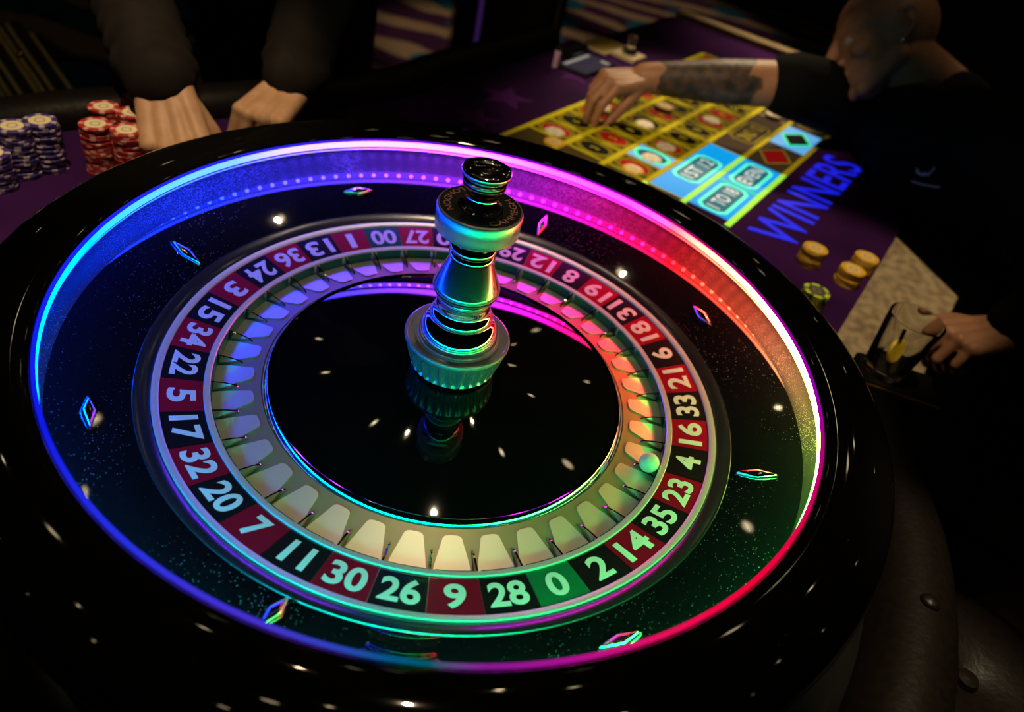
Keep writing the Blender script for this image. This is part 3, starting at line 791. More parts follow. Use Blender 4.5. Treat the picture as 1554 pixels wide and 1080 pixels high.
stack(['white'], base_of(989, 239, 1), 'on the lit winning number four', LG)
stack(['yellow'], base_of(961, 256, 1), 'on red one beside the wheel rim', LG)
stack(['dark', 'dark', 'white'], base_of(1175, 173, 3), 'small dark stack on second dozen box', LG)
stack(['white'], base_of(1066, 96, 1), 'beyond the tattooed forearm', LG)
stack(['white'], base_of(994, 137, 1), 'partly under the wrist', LG)

# ================================================================== THINGS BY THE LAYOUT
M['phone'] = mat('phone_black', (0.008, 0.008, 0.010), 0.15)
M['screen'] = mat('phone_screen', (0.02, 0.02, 0.03), 0.1, emit=(0.11, 0.08, 0.14), estr=0.22)
M['screen_bar'] = mat('phone_screen_bar', (0.2, 0.2, 0.2), 0.2, emit=(0.36, 0.36, 0.33), estr=0.5)
pc = (at(850, 104, TZ) + at(928, 102, TZ)) / 2
ph = thing('phone', 'black phone with a dim lit screen lying on the felt behind the reaching hand', 'phone', (pc.x, pc.y, TZ), 1.02)
b = MB(); b.box((0, 0, 0.005), (0.145, 0.078, 0.009), bev=0.0022); b.build('body', M['phone'], ph)
b = MB(); b.box((0, 0, 0.0098), (0.132, 0.070, 0.0006)); b.build('screen', M['screen'], ph)
b = MB(); b.box((-0.002, 0.028, 0.0103), (0.115, 0.010, 0.0004)); b.box((0.05, -0.02, 0.0103), (0.012, 0.022, 0.0004)); b.build('screen_bar', M['screen_bar'], ph)
M['gold_card'] = mat('gold_card', (0.40, 0.27, 0.06), 0.4, metal=0.4)
M['cream'] = mat('cream_border', (0.55, 0.42, 0.26), 0.5)
pc = at(915, 71, TZ)
pl = thing('placard', 'gold table placard with a pale border lying flat beyond the phone', 'sign', (pc.x, pc.y, TZ), 0.98)
b = MB(); b.box((0, 0, 0.003), (0.12, 0.085, 0.005), bev=0.001); b.build('base_plate', M['cream'], pl)
b = MB(); b.box((0, 0, 0.006), (0.10, 0.066, 0.001)); b.build('gold_face', M['gold_card'], pl)
M['acrylic'] = mat('clear_acrylic', (0.95, 0.95, 0.9), 0.03, trans=1.0, ior=1.49)
M['brass'] = mat('brass', (0.75, 0.50, 0.16), 0.25, metal=1.0)
pc = at(953, 88, TZ)
dl = thing('win_marker', 'clear glass win marker with square base standing beside the gold placard', 'marker', (pc.x, pc.y, TZ), 0.98)
b = MB(); b.box((0, 0, 0.006), (0.066, 0.066, 0.011), bev=0.002); b.build('base', M['cream'], dl)
b = MB(); b.lathe([(0.0, 0.0125), (0.020, 0.0125), (0.020, 0.020), (0.011, 0.026), (0.008, 0.034), (0.011, 0.041), (0.014, 0.046), (0.011, 0.053), (0.0, 0.056)], 32); b.build('stem', M['acrylic'], dl, 40)
b = MB(); b.ell((0.024, 0.024, 0.016), 0.006, 0.006, 0.0045, n=12); b.build('stud', M['brass'], dl, 60)
M['lav'] = mat('lavender_plastic', (0.50, 0.30, 0.46), 0.3)
pc = at(842, 102, TZ)
mk = thing('marker_pen', 'slim lavender marker standing upright beside the phone', 'pen', (pc.x, pc.y, TZ))
b = MB(); b.lathe([(0.0, 0.0001), (0.0065, 0.0001), (0.007, 0.002), (0.007, 0.036), (0.006, 0.038)], 20); b.build('barrel', M['lav'], mk, 40)
b = MB(); b.lathe([(0.006, 0.0375), (0.0066, 0.039), (0.0066, 0.047), (0.004, 0.05), (0.0, 0.05)], 20); b.build('cap', M['phone'], mk, 40)
pc = at(868, 86, TZ)
bx = thing('card_box', 'small black card box standing between the phone and the table rail', 'box', (pc.x, pc.y, TZ), 0.98)
b = MB(); b.box((0, 0, 0.0125), (0.07, 0.045, 0.024), bev=0.003); b.build('body', M['phone'], bx)
b = MB(); b.box((0, 0, 0.0275), (0.066, 0.041, 0.005), bev=0.002); b.build('lid', M['wood_black'], bx)

# ================================================================== PEOPLE
def remesh(mb, name, mats, parent, voxel, smooth=6, fac=0.5):
    me = mb.mesh(name, mats)
    o = bpy.data.objects.new(name, me); COL.objects.link(o)
    m = o.modifiers.new('r', 'REMESH'); m.mode = 'VOXEL'; m.voxel_size = voxel
    s_ = o.modifiers.new('s', 'SMOOTH'); s_.iterations = smooth; s_.factor = fac
    dg = bpy.context.evaluated_depsgraph_get(); dg.update()
    me2 = bpy.data.meshes.new_from_object(o.evaluated_get(dg))
    bpy.data.objects.remove(o); bpy.data.meshes.remove(me)
    me2.name = name
    me2.polygons.foreach_set('use_smooth', [True] * len(me2.polygons))
    me2.materials.clear(); me2.materials.append(mats)
    return new_obj(name, me2, parent)

def hand(mb, W, f, n, side, curls, thumb=((0.35, 0.55, -0.25), (0.75, 0.25, -0.4)), spread=0.20, sc=1.0):
    """palm and five fingers: W wrist, f towards the knuckles, n out of the back of the hand, side = sign of the thumb side along f x n"""
    f = f.normalized(); r = f.cross(n).normalized(); n = r.cross(f).normalized()
    off = [0.031, 0.0105, -0.0105, -0.030]; ln = [0.088, 0.092, 0.087, 0.078]
    segs = [(0.043, 0.026, 0.021), (0.047, 0.030, 0.022), (0.043, 0.027, 0.021), (0.034, 0.020, 0.019)]
    rad = [(0.0102, 0.0090, 0.0082, 0.0068), (0.0104, 0.0092, 0.0083, 0.0070), (0.0098, 0.0087, 0.0078, 0.0066), (0.0088, 0.0077, 0.0069, 0.0060)]
    tips = []; K = []
    for i in range(4):
        k = W + f * ln[i] * sc + r * (side * off[i] * sc) + n * (0.003 if i in (1, 2) else 0.0)
        K.append(k)
        mb.capsule(W + r * (side * off[i] * 0.62 * sc) - n * 0.004, 0.0165 * sc, k - n * 0.003, 0.0125 * sc)
        mb.ell(k, 0.0118 * sc, 0.0118 * sc, 0.0112 * sc)
        a = 0.0; p = k; sp = side * off[i] / 0.03 * spread
        for j in range(3):
            a += curls[i][j]
            d = (f * math.cos(a) - n * math.sin(a) + r * sp * math.cos(a)).normalized()
            q = p + d * segs[i][j] * sc
            mb.capsule(p, rad[i][j] * sc, q, rad[i][j + 1] * sc)
            p = q
        tips.append(p)
    mb.capsule(K[0] - f * 0.012 - n * 0.008, 0.0115 * sc, K[3] - f * 0.012 - n * 0.008, 0.0105 * sc)
    mb.capsule(W + f * 0.02 + r * side * 0.018 * sc - n * 0.008, 0.018 * sc, W + f * 0.05 * sc + r * side * 0.02 * sc - n * 0.010, 0.015 * sc)
    mb.capsule(W + f * 0.02 - r * side * 0.016 * sc - n * 0.006, 0.0165 * sc, W + f * 0.06 * sc - r * side * 0.022 * sc - n * 0.006, 0.0125 * sc)
    b0 = W + f * 0.030 * sc + r * side * 0.026 * sc - n * 0.010
    d1 = (f * thumb[0][0] + r * side * thumb[0][1] + n * thumb[0][2]).normalized(); d2 = (f * thumb[1][0] + r * side * thumb[1][1] + n * thumb[1][2]).normalized()
    b1 = b0 + d1 * 0.040 * sc; b2 = b1 + d2 * 0.032 * sc; b3 = b2 + (d2 * 0.9 + f * 0.25).normalized() * 0.024 * sc
    mb.capsule(b0, 0.0145 * sc, b1, 0.0112 * sc); mb.capsule(b1, 0.0108 * sc, b2, 0.0096 * sc); mb.capsule(b2, 0.0096 * sc, b3, 0.0078 * sc)
    return tips

def head(mb, c, fwd, up, sc=1.0):
    """head with brow, nose, lips, chin and ears; c = centre of the skull, fwd = where the face points"""
    fwd = fwd.normalized(); lf = up.cross(fwd).normalized(); up = fwd.cross(lf).normalized()
    R3 = Matrix((fwd, lf, up)).transposed()
    P = lambda x, y, z: c + (fwd * x + lf * y + up * z) * sc
    E_ = lambda x, y, z, a, b_, d: mb.ell(P(x, y, z), a * sc, b_ * sc, d * sc, R3, 40)
    E_(-0.010, 0, 0.030, 0.098, 0.077, 0.090)
    E_(0.030, 0, 0.000, 0.062, 0.064, 0.080)
    E_(0.038, 0, -0.058, 0.047, 0.052, 0.052)
    E_(0.068, 0, -0.096, 0.020, 0.024, 0.018)
    for s_ in (-1, 1):
        mb.capsule(P(-0.005, s_ * 0.056, -0.045), 0.022 * sc, P(0.052, s_ * 0.026, -0.092), 0.018 * sc)
        mb.capsule(P(0.078, s_ * 0.012, 0.026), 0.014 * sc, P(0.060, s_ * 0.048, 0.024), 0.012 * sc)
        E_(0.055, s_ * 0.044, -0.020, 0.024, 0.020, 0.020)
        E_(0.088, s_ * 0.013, -0.036, 0.011, 0.009, 0.008)
        # ear: rim, lobe and bowl
        pts = [(-0.008, 0.072, 0.020), (-0.014, 0.080, 0.034), (-0.026, 0.086, 0.036), (-0.034, 0.088, 0.024), (-0.033, 0.087, 0.006), (-0.024, 0.083, -0.010), (-0.012, 0.077, -0.022)]
        for p, q in zip(pts, pts[1:]):
            mb.capsule(P(p[0], s_ * p[1], p[2]), 0.0048 * sc, P(q[0], s_ * q[1], q[2]), 0.0048 * sc, 8)
        E_(-0.010, s_ * 0.077, -0.024, 0.008, 0.005, 0.008)
        E_(-0.020, s_ * 0.075, 0.006, 0.012, 0.006, 0.022)
    mb.capsule(P(0.086, 0, 0.018), 0.0085 * sc, P(0.108, 0, -0.028), 0.0125 * sc)
    E_(0.106, 0, -0.032, 0.013, 0.012, 0.010)
    mb.capsule(P(0.083, -0.016, -0.061), 0.0085 * sc, P(0.083, 0.016, -0.061), 0.0085 * sc)
    mb.capsule(P(0.081, -0.014, -0.073), 0.0085 * sc, P(0.081, 0.014, -0.073), 0.0085 * sc)
    E_(0.082, 0, -0.067, 0.012, 0.014, 0.009)
    return P

def skin_mat(name, c0, c1, tattoo=None):
    m = noise_color(mat(name, rough=0.5, spec=0.35), c0, c1, 38.0, 5.0, 0.35, 0.65, bump=0.2)
    b_ = bsdf(m); b_.inputs['Subsurface Weight'].default_value = 0.0
    if tattoo:
        # dark inked sleeve between two points of the forearm (object space)
        p0, p1 = tattoo
        ax = (p1 - p0); L = ax.length; ax = ax / L
        tc = nd(m, 'ShaderNodeTexCoord'); vm = nd(m, 'ShaderNodeVectorMath', operation='SUBTRACT'); vm.inputs[1].default_value = p0
        lk(m, tc.outputs['Object'], vm.inputs[0])
        dt = nd(m, 'ShaderNodeVectorMath', operation='DOT_PRODUCT'); dt.inputs[1].default_value = ax
        lk(m, vm.outputs[0], dt.inputs[0])
        n2 = nd(m, 'ShaderNodeTexNoise'); n2.inputs['Scale'].default_value = 30.0; n2.inputs['Detail'].default_value = 6.0
        lk(m, tc.outputs['Object'], n2.inputs['Vector'])
        ad = nd(m, 'ShaderNodeMath', operation='MULTIPLY_ADD'); ad.inputs[1].default_value = 0.09; ad.inputs[2].default_value = -0.045
        lk(m, n2.outputs['Fac'], ad.inputs[0])
        su = nd(m, 'ShaderNodeMath', operation='ADD'); lk(m, dt.outputs['Value'], su.inputs[0]); lk(m, ad.outputs[0], su.inputs[1])
        g1 = nd(m, 'ShaderNodeMath', operation='GREATER_THAN'); g1.inputs[1].default_value = 0.0; lk(m, su.outputs[0], g1.inputs[0])
        l1 = nd(m, 'ShaderNodeMath', operation='LESS_THAN'); l1.inputs[1].default_value = L; lk(m, su.outputs[0], l1.inputs[0])
        mu = nd(m, 'ShaderNodeMath', operation='MULTIPLY'); lk(m, g1.outputs[0], mu.inputs[0]); lk(m, l1.outputs[0], mu.inputs[1])
        n3 = nd(m, 'ShaderNodeTexNoise'); n3.inputs['Scale'].default_value = 55.0; n3.inputs['Detail'].default_value = 3.0
        lk(m, tc.outputs['Object'], n3.inputs['Vector'])
        r3 = nd(m, 'ShaderNodeMapRange'); r3.inputs['From Min'].default_value = 0.35; r3.inputs['From Max'].default_value = 0.65; r3.inputs['To Min'].default_value = 1.0; r3.inputs['To Max'].default_value = 0.72
        lk(m, n3.outputs['Fac'], r3.inputs['Value'])
        mu2 = nd(m, 'ShaderNodeMath', operation='MULTIPLY'); lk(m, mu.outputs[0], mu2.inputs[0]); lk(m, r3.outputs['Result'], mu2.inputs[1])
        mx = nd(m, 'ShaderNodeMix', data_type='RGBA'); mx.inputs[7].default_value = (0.018, 0.016, 0.016, 1)
        old = b_.inputs['Base Color'].links[0].from_socket
        lk(m, mu2.outputs[0], mx.inputs[0]); lk(m, old, mx.inputs[6]); lk(m, mx.outputs[2], b_.inputs['Base Color'])
    return m
V = Vector
# ---- player on the left, hands on the felt behind the wheel
M['skin'] = skin_mat('skin', (0.44, 0.235, 0.125), (0.55, 0.31, 0.175))
M['jacket'] = noise_color(mat('dark_jacket', rough=0.85, spec=0.15), (0.012, 0.009, 0.008), (0.019, 0.014, 0.012), 30.0, 4.0, 0.35, 0.65, bump=0.4)
M['trouser'] = mat('black_trousers', (0.008, 0.008, 0.009), 0.9, spec=0.1)
pl_ = thing('person', 'person in a dark jacket resting both hands on the table behind the wheel', 'person', (-0.50, 1.02, FZ))
body = MB(); coat = MB(); pants = MB()
WR = at(246, 128, -0.020); KR = at(258, 182, -0.050)     # right wrist and knuckles (photo left)
WL = at(442, 128, -0.045); KL = at(422, 148, -0.056)
SHR = V((-0.74, 0.88, 0.34)); SHL = V((-0.30, 1.04, 0.34))
ELR = atd(186, -40, 1.10); ELL = atd(492, -45, 1.18)
hand(body, WR, KR - WR, V((0.05, -0.75, 1.0)), -1, [(0.85, 0.5, 0.3), (0.92, 0.5, 0.3), (0.95, 0.5, 0.3), (0.95, 0.55, 0.3)], thumb=((0.55, 0.30, -0.35), (0.8, 0.05, -0.55)), sc=1.06)
hand(body, WL, KL - WL, V((0.0, -0.35, 1.0)), 1, [(1.0, 0.45, 0.3), (1.05, 0.45, 0.3), (1.1, 0.5, 0.3), (1.15, 0.5, 0.3)], thumb=((0.6, 0.3, -0.3), (0.8, 0.05, -0.4)), sc=0.98)
def arm(mb, sh, el, wr, r0, r1, r2):
    mb.capsule(sh, r0, el, r1); mb.capsule(el, r1, wr, r2)
for sh, el, wr in ((SHR, ELR, WR), (SHL, ELL, WL)):
    arm(body, sh, el, wr, 0.052, 0.043, 0.027)
    fa = (wr - el).normalized()
    arm(coat, sh, el, wr - fa * 0.012, 0.072, 0.060, 0.046)
    for k in range(5):      # folds of the sleeve
        q = el.lerp(wr, 0.25 + 0.15 * k); x = fa.cross(V((0, 0, 1))).normalized()
        coat.capsule(q - x * 0.03 + fa * 0.008, 0.030 - 0.001 * k, q + x * 0.03 - fa * 0.008, 0.030 - 0.001 * k)
PEL = V((-0.47, 1.02, 0.04)); NK = V((-0.49, 0.98, 0.50))
body.capsule(PEL, 0.12, V((-0.49, 1.00, 0.36)), 0.125); body.capsule(SHR, 0.055, SHL, 0.055); body.capsule(NK - V((0, 0, 0.08)), 0.06, NK + V((0, -0.02, 0.08)), 0.052)
head(body, NK + V((0, -0.04, 0.19)), V((0.15, -1, -0.35)), V((0, 0, 1)))
for s_ in (-1, 1):
    body.capsule(PEL + V((s_ * 0.09, 0, -0.02)), 0.085, PEL + V((s_ * 0.10, 0.01, -0.46)), 0.055); body.capsule(PEL + V((s_ * 0.10, 0.01, -0.46)), 0.055, PEL + V((s_ * 0.10, 0.03, -0.86)), 0.036)
    pants.capsule(PEL + V((s_ * 0.09, 0, -0.0)), 0.105, PEL + V((s_ * 0.10, 0.01, -0.46)), 0.075); pants.capsule(PEL + V((s_ * 0.10, 0.01, -0.46)), 0.075, PEL + V((s_ * 0.10, 0.03, -0.83)), 0.062)
for dx in (-0.07, 0.07):
    coat.capsule(V((-0.48 + dx, 1.02, -0.02)), 0.125, V((-0.49 + dx * 1.3, 0.99, 0.36)), 0.135)
coat.capsule(SHR, 0.075, SHL, 0.075)
inv = Matrix.Translation(-V((-0.50, 1.02, FZ)))
def child_of(o, t): o.matrix_parent_inverse = Matrix.Translation(-t.location); return o
child_of(remesh(body, 'body', M['skin'], pl_, 0.0026, 4), pl_)
child_of(remesh(coat, 'jacket', M['jacket'], pl_, 0.006, 8), pl_)
child_of(remesh(pants, 'trousers', M['trouser'], pl_, 0.012, 6), pl_)
for s_ in (-1, 1):
    sh_ = MB(); c = PEL + V((s_ * 0.10, -0.03, 0)); sh_.ell((c.x, c.y - 0.02, FZ + 0.045), 0.045, 0.13, 0.044, n=20); child_of(sh_.build('shoe', M['leather'], pl_, 60), pl_)

# ---- bald man on the right reaching over the layout
WRD = at(978, 118, -0.045); SLV = at(1180, 128, -0.005)
M['skin_d'] = skin_mat('skin_tattooed', (0.25, 0.115, 0.06), (0.32, 0.15, 0.08), (WRD + (SLV - WRD) * 0.10, WRD + (SLV - WRD) * 0.80))
M['shirt'] = mat('black_shirt', (0.0035, 0.0035, 0.004), 0.9, spec=0.08)
HC = atd(1340, 64, 1.42)                 # centre of the skull
feet = V((1.24, 0.62, FZ))
dm_ = thing('person', 'bald person in a black shirt leaning over the layout, tattooed forearm reaching out', 'person', tuple(feet))
body = MB(); shirt = MB(); pants = MB()
fwd = (atd(1255, 92, 1.17) - HC) + V((0, 0, 0.0)); upv = CAMR @ V((0.22, 0.97, 0.10))
P = head(body, HC, (CAMR @ V((-0.97, -0.08, -0.16))), upv, 0.96)
NKD = atd(1430, 148, 1.46); body.capsule(HC + (CAMR @ V((0.03, -0.03, -0.0))), 0.058, NKD, 0.062)
SR = atd(1325, 165, 1.56); SLD = atd(1560, 260, 1.12); CH_ = atd(1455, 265, 1.40); HIP = V((1.08, 0.51, -0.10))
arm(body, SR, SLV + (SLV - WRD).normalized() * 0.03, SLV.lerp(WRD, 0.45), 0.05, 0.046, 0.043); body.capsule(SLV.lerp(WRD, 0.45), 0.043, WRD, 0.029)
KD = at(928, 122, -0.050)
hand(body, WRD, KD - WRD, V((0.1, 0.0, 1.0)), -1, [(0.75, 0.55, 0.3), (0.85, 0.5, 0.3), (0.95, 0.6, 0.4), (1.0, 0.7, 0.5)], thumb=((0.7, 0.25, -0.55), (0.6, -0.1, -0.8)), sc=1.0)
LW = atd(1535, 500, 1.10); LK = atd(1440, 512, 1.10); LE = atd(1640, 440, 1.06)
hand(body, LW, LK - LW, CAMR @ V((-0.1, 0.75, 0.65)), 1, [(0.9, 1.1, 0.7), (0.9, 1.15, 0.7), (0.9, 1.2, 0.7), (0.9, 1.2, 0.7)], thumb=((0.75, 0.45, 0.1), (0.95, 0.1, 0.05)), sc=1.0)
arm(body, SLD, LE, LW, 0.05, 0.043, 0.029)
body.capsule(CH_, 0.09, HIP, 0.10); body.capsule(NKD, 0.06, CH_, 0.06); body.capsule(SR, 0.04, SLD, 0.04)
shirt.capsule(CH_, 0.155, HIP + V((0, 0, -0.02)), 0.155); shirt.capsule(SR, 0.082, CH_, 0.12); shirt.capsule(SLD, 0.082, CH_, 0.12)
shirt.capsule(NKD + (CH_ - NKD) * 0.22, 0.085, CH_, 0.135); shirt.capsule(NKD + (CH_ - NKD) * 0.3, 0.08, SR, 0.08); shirt.capsule(NKD + (CH_ - NKD) * 0.3, 0.08, SLD, 0.08)
shirt.capsule(SR, 0.075, SLD, 0.075); shirt.capsule(SR, 0.082, SLV + (SLV - WRD).normalized() * 0.025, 0.062)
shirt.capsule(SLD, 0.080, LE, 0.062); shirt.capsule(LE, 0.060, LW + (LE - LW).normalized() * 0.015, 0.048)
for s_ in (-1, 1):
    h0 = HIP + V((s_ * 0.06, -s_ * 0.05 + 0.03, -0.02)); k0 = V((h0.x + 0.06, h0.y + 0.03, -0.46)); a0_ = V((feet.x + s_ * 0.07, feet.y - s_ * 0.05, FZ + 0.085))
    body.capsule(h0, 0.085, k0, 0.055); body.capsule(k0, 0.055, a0_, 0.036)
    pants.capsule(h0, 0.115, k0, 0.085); pants.capsule(k0, 0.085, a0_, 0.07)
    sh_ = MB(); sh_.ell((a0_.x - 0.03, a0_.y - 0.02, FZ + 0.05), 0.10, 0.05, 0.044, n=20); child_of(sh_.build('shoe', M['leather'], dm_, 60), dm_)
child_of(remesh(body, 'body', M['skin_d'], dm_, 0.0028, 4), dm_)
SHIRT = child_of(remesh(shirt, 'shirt', M['shirt'], dm_, 0.007, 8), dm_)
child_of(remesh(pants, 'trousers', M['trouser'], dm_, 0.012, 6), dm_)
M['stud'] = mat('ear_stud', (0.9, 0.9, 0.95), 0.1, metal=1.0)
M['eye'] = mat('eye', (0.30, 0.28, 0.26), 0.1)
for s_ in (-1, 1):
    b = MB(); c = P(0.072, s_ * 0.031, 0.002); b.ell(c, 0.0125, 0.0125, 0.0125, n=16); child_of(b.build('eye', M['eye'], dm_, 60), dm_)
    b = MB(); c = P(-0.008, s_ * 0.0835, -0.0245); b.ell(c, 0.0035, 0.0035, 0.0035, n=12); child_of(b.build('ear_stud', M['stud'], dm_, 60), dm_)
# embroidered emblem on the shirt: a small winged mark over a curved line
M['thread'] = mat('emblem_thread', (0.62, 0.70, 0.95), 0.7, emit=None)
eb = MB()
lx, ly, lz = (CAMR @ V((1, 0, 0))), (CAMR @ V((0, 1, 0))), (CAMR @ V((0, 0, 1)))
EC = atd(1405, 266, 1.232)
bpy.context.view_layer.update()
def ep(x, y):            # on the cloth
    q = EC + lx * x + ly * y; d = (q - CAMP).normalized()
    ok, hit, nn, ix = SHIRT.ray_cast(CAMP, d)
    return hit - d * 0.0008 if ok else q
for pts in ([(-0.016, 0.012), (-0.010, 0.002), (-0.002, 0.004), (0.004, 0.000), (0.010, 0.006), (0.016, 0.014)], [(-0.016, 0.006), (-0.008, 0.000), (0.0, 0.001), (0.006, 0.004)],
            [(-0.024, -0.010), (-0.012, -0.014), (0.0, -0.017), (0.012, -0.019), (0.024, -0.020)]):
    eb.tube([ep(*p) for p in pts], 0.0016, 6)
child_of(eb.build('emblem', M['thread'], dm_, 60), dm_)
# chip between the reaching fingers
pc = at(914, 160, TZ + 0.012)
o = new_obj('casino_chip', CH['yellow'][0], None, pc); o.rotation_euler = (0.35, 0.2, 0.3); tag(o, 'yellow casino chip held under the fingers of the reaching hand', 'casino chip', LG)
new_obj('inlay', CH['yellow'][1], o)

# ================================================================== RIGHT SIDE
# drinks ledge with a gold edge, tumbler on it
g0, g1 = at(1306, 574, -0.15), at(1426, 615, -0.15)
dr = (g1 - g0).normalized(); nr = V((-dr.y, dr.x, 0)); nr = nr if nr.y > 0 else -nr
ang = math.atan2(dr.y, dr.x); L = (g1 - g0).length
lg = thing('drinks_ledge', 'narrow black drinks ledge with a gold front edge right of the wheel', 'shelf', (0, 0, 0))
mid = (g0 + g1) / 2
b = MB(); b.box(mid + nr * 0.032 + V((0, 0, -0.012)), (L, 0.070, 0.024), rz=ang, bev=0.003); b.build('shelf_board', M['wood_black'], lg)
b = MB(); b.box(mid - nr * 0.0045 + V((0, 0, -0.004)), (L, 0.004, 0.006), rz=ang); b.build('gold_edge', M['brass'], lg)
b = MB(); b.box(mid + nr * 0.03 + V((0, 0, (FZ - 0.15) / 2 + 0.0 )), (L * 0.9, 0.045, -0.176 - FZ), rz=ang); 
b = MB(); b.box((mid.x + nr.x * 0.03, mid.y + nr.y * 0.03, (FZ - 0.1745) / 2), (L * 0.9, 0.045, -0.1745 - FZ), rz=ang); b.build('support_panel', M['wood_black'], lg)
M['glass'] = mat('clear_glass', (0.97, 0.97, 0.95), 0.01, trans=1.0, ior=1.48)
gb = at(1339, 561, -0.15)
gl = thing('tumbler', 'clear glass tumbler with lemon and a black straw on the drinks ledge', 'glass', (gb.x, gb.y, -0.15))
b = MB(); b.lathe([(0.0, 0.0002), (0.0265, 0.0002), (0.0285, 0.003), (0.0365, 0.090), (0.0363, 0.0912), (0.0354, 0.0912), (0.0352, 0.090), (0.0273, 0.014), (0.024, 0.011), (0.0, 0.0105)], 64); b.build('glass_body', M['glass'], gl, 50)
M['lemon'] = noise_color(mat('lemon', rough=0.5), (0.62, 0.42, 0.01), (0.75, 0.55, 0.04), 60, 3)
b = MB(); b.lathe([(0.0, -0.0025), (0.016, -0.0025), (0.0175, 0.0), (0.016, 0.0025), (0.0, 0.0025)], 28)
lem = b.build('lemon_slice', M['lemon'], gl, 40, (0.002, 0.002, 0.0285)); lem.rotation_euler = (1.15, 0.3, 0.4)
b = MB(); b.tube([(0.008, 0.010, 0.016), (-0.004, 0.004, 0.062)], 0.0028, 10); b.build('straw', M['phone'], gl, 60)
# leather stool beside the rounded end of the table
sc_ = at(1392, 985, -0.20)
st = thing('stool', 'black leather padded stool tucked against the rounded end of the table', 'stool', (sc_.x + 0.05, sc_.y - 0.02, FZ))
hs = -0.20 - FZ
b = MB(); b.lathe([(0.0, hs - 0.055), (0.10, hs - 0.055), (0.113, hs - 0.045), (0.118, hs - 0.025), (0.113, hs - 0.008), (0.095, hs - 0.001), (0.035, hs - 0.004), (0.018, hs - 0.010), (0.0, hs - 0.013)], 64); b.build('cushion', M['leather'], st, 60)
b = MB(); b.lathe([(0.012, hs - 0.010), (0.010, hs - 0.005), (0.0, hs - 0.004)], 24); b.build('button', M['leather'], st, 60)
b = MB(); b.lathe([(0.0, 0.0001), (0.17, 0.0001), (0.17, 0.010), (0.03, 0.030), (0.025, 0.05), (0.025, hs - 0.056), (0.0, hs - 0.056)], 48); b.build('pedestal', M['chrome_dark'], st, 40)
b = MB(); b.lathe([(0.135, 0.20), (0.143, 0.208), (0.151, 0.20), (0.143, 0.192)], 48, closed=True)
for k in range(3):
    a = k * 2.094; b.tube([(0.024 * math.cos(a), 0.024 * math.sin(a), 0.2), (0.14 * math.cos(a), 0.14 * math.sin(a), 0.2)], 0.007, 8)
b.build('foot_ring', M['brass'], st, 50)
# low black cabinet at the right with a brass strip along its front
c0 = at(1395, 730, -0.30); c1 = c0 + (at(1570, 578, -0.30) - c0) * 0.62
dc = (c1 - c0).normalized(); nc = V((dc.y, -dc.x, 0)); Lc = (c1 - c0).length; ac_ = math.atan2(dc.y, dc.x); mc = (c0 + c1) / 2 + nc * 0.17
cb = thing('low_cabinet', 'low glossy black cabinet with a brass strip at the right of the table', 'cabinet', (0, 0, 0))
b = MB(); b.box((mc.x, mc.y, (FZ - 0.30) / 2), (Lc, 0.33, -0.30 - FZ - 0.03), rz=ac_, bev=0.006); b.build('body', M['wood_black'], cb)
b = MB(); b.box((mc.x, mc.y, -0.3075), (Lc + 0.014, 0.345, 0.014), rz=ac_, bev=0.003); b.build('top', M['lacquer'], cb)
b0_ = c0 - dc * 0.0005 + V((0, 0, -0.14)); b1_ = b0_ + nc * 0.33
b = MB(); b.tube([b0_ + nc * 0.03, b1_], 0.0045, 8); b.build('brass_strip', M['brass'], cb, 60)

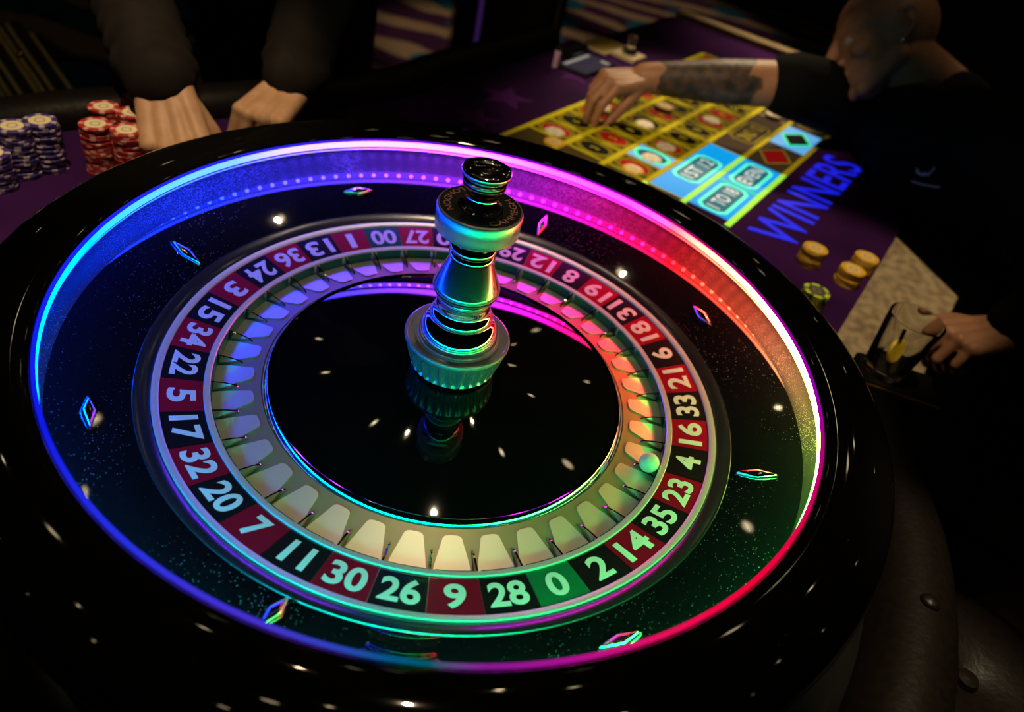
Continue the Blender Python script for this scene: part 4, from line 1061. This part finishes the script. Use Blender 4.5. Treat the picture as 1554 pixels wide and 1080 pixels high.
# ================================================================== BEHIND
# low dark bench with gilt strips across its top, at the upper left
M['gilt'] = mat('gilt_strip', (0.50, 0.38, 0.12), 0.35, metal=0.9)
M['gilt_dim'] = mat('aged_gilt_strip', (0.26, 0.20, 0.08), 0.45, metal=0.8)
BZ = -0.45
strips = [((20, 170), (-50, 70), 1), ((31, 169), (-42, 63), 0), ((46, 166), (-30, 52), 1), ((70, 161), (-10, 44), 1), ((79, 159), (-2, 42), 0), ((92, 156), (10, 38), 1), ((117, 151), (47, 52), 0)]
bench = thing('bench', 'low dark bench with slim gilt strips across its top at the upper left', 'bench', (0, 0, 0))
q = [at(140, 205, BZ), at(30, 30, BZ), at(-150, 60, BZ), at(-30, 240, BZ)]
b = MB(); b.prism([(p.x, p.y) for p in q], BZ - 0.06, BZ - 0.0005); b.build('bench_top', M['wood_black'], bench)
qc = sum(q, V((0, 0, 0))) / 4
b = MB(); b.prism([(qc.x + (p.x - qc.x) * 0.9, qc.y + (p.y - qc.y) * 0.9) for p in q], FZ, BZ - 0.0605); b.build('base', M['wood_black'], bench)
for (u0, v0), (u1, v1), dim in strips:
    p0, p1 = at(u0, v0, BZ), at(u1, v1, BZ); p0 = p0 + (p0 - p1) * 0.15
    d = (p1 - p0).normalized(); n_ = V((-d.y, d.x, 0)) * 0.0045; mb = MB()
    mb.prism([(p.x, p.y) for p in (p0 - n_, p1 - n_, p1 + n_, p0 + n_)], BZ - 0.0005, BZ + 0.005)
    mb.build('strip', M['gilt_dim'] if dim else M['gilt'], bench)
b = MB(); p0 = at(33, 89, BZ); b.lathe([(0.0, 0.005), (0.012, 0.005), (0.010, 0.014), (0.0, 0.018)], 20); b.build('stud', M['brass'], bench, 50, (p0.x, p0.y, BZ))
# tall dark machine cabinet behind the table
M['brown_gloss'] = mat('brown_gloss', (0.035, 0.022, 0.018), 0.25)
M['purple_strip'] = mat('purple_strip', (0.05, 0.02, 0.10), 0.4, emit=(0.035, 0.012, 0.09), estr=0.6)
k0 = at(752, 96, FZ + 0.35)
tc_ = thing('machine_cabinet', 'tall dark machine cabinet with a thin purple strip standing beyond the table', 'cabinet', (k0.x, k0.y + 0.25, FZ), 0.12)
b = MB(); b.box((0, 0, 0.70), (0.42, 0.40, 1.399), bev=0.01); b.build('body', M['wood_black'], tc_)
b = MB(); b.box((0.03, -0.204, 0.70), (0.26, 0.006, 1.30), bev=0.002); b.build('front_panel', M['brown_gloss'], tc_)
b = MB(); b.box((-0.115, -0.2055, 0.70), (0.016, 0.009, 1.34)); b.build('purple_strip', M['purple_strip'], tc_)
b = MB(); b.box((0.178, -0.2055, 0.70), (0.014, 0.009, 1.34)); b.build('edge_strip', M['gilt_dim'], tc_)
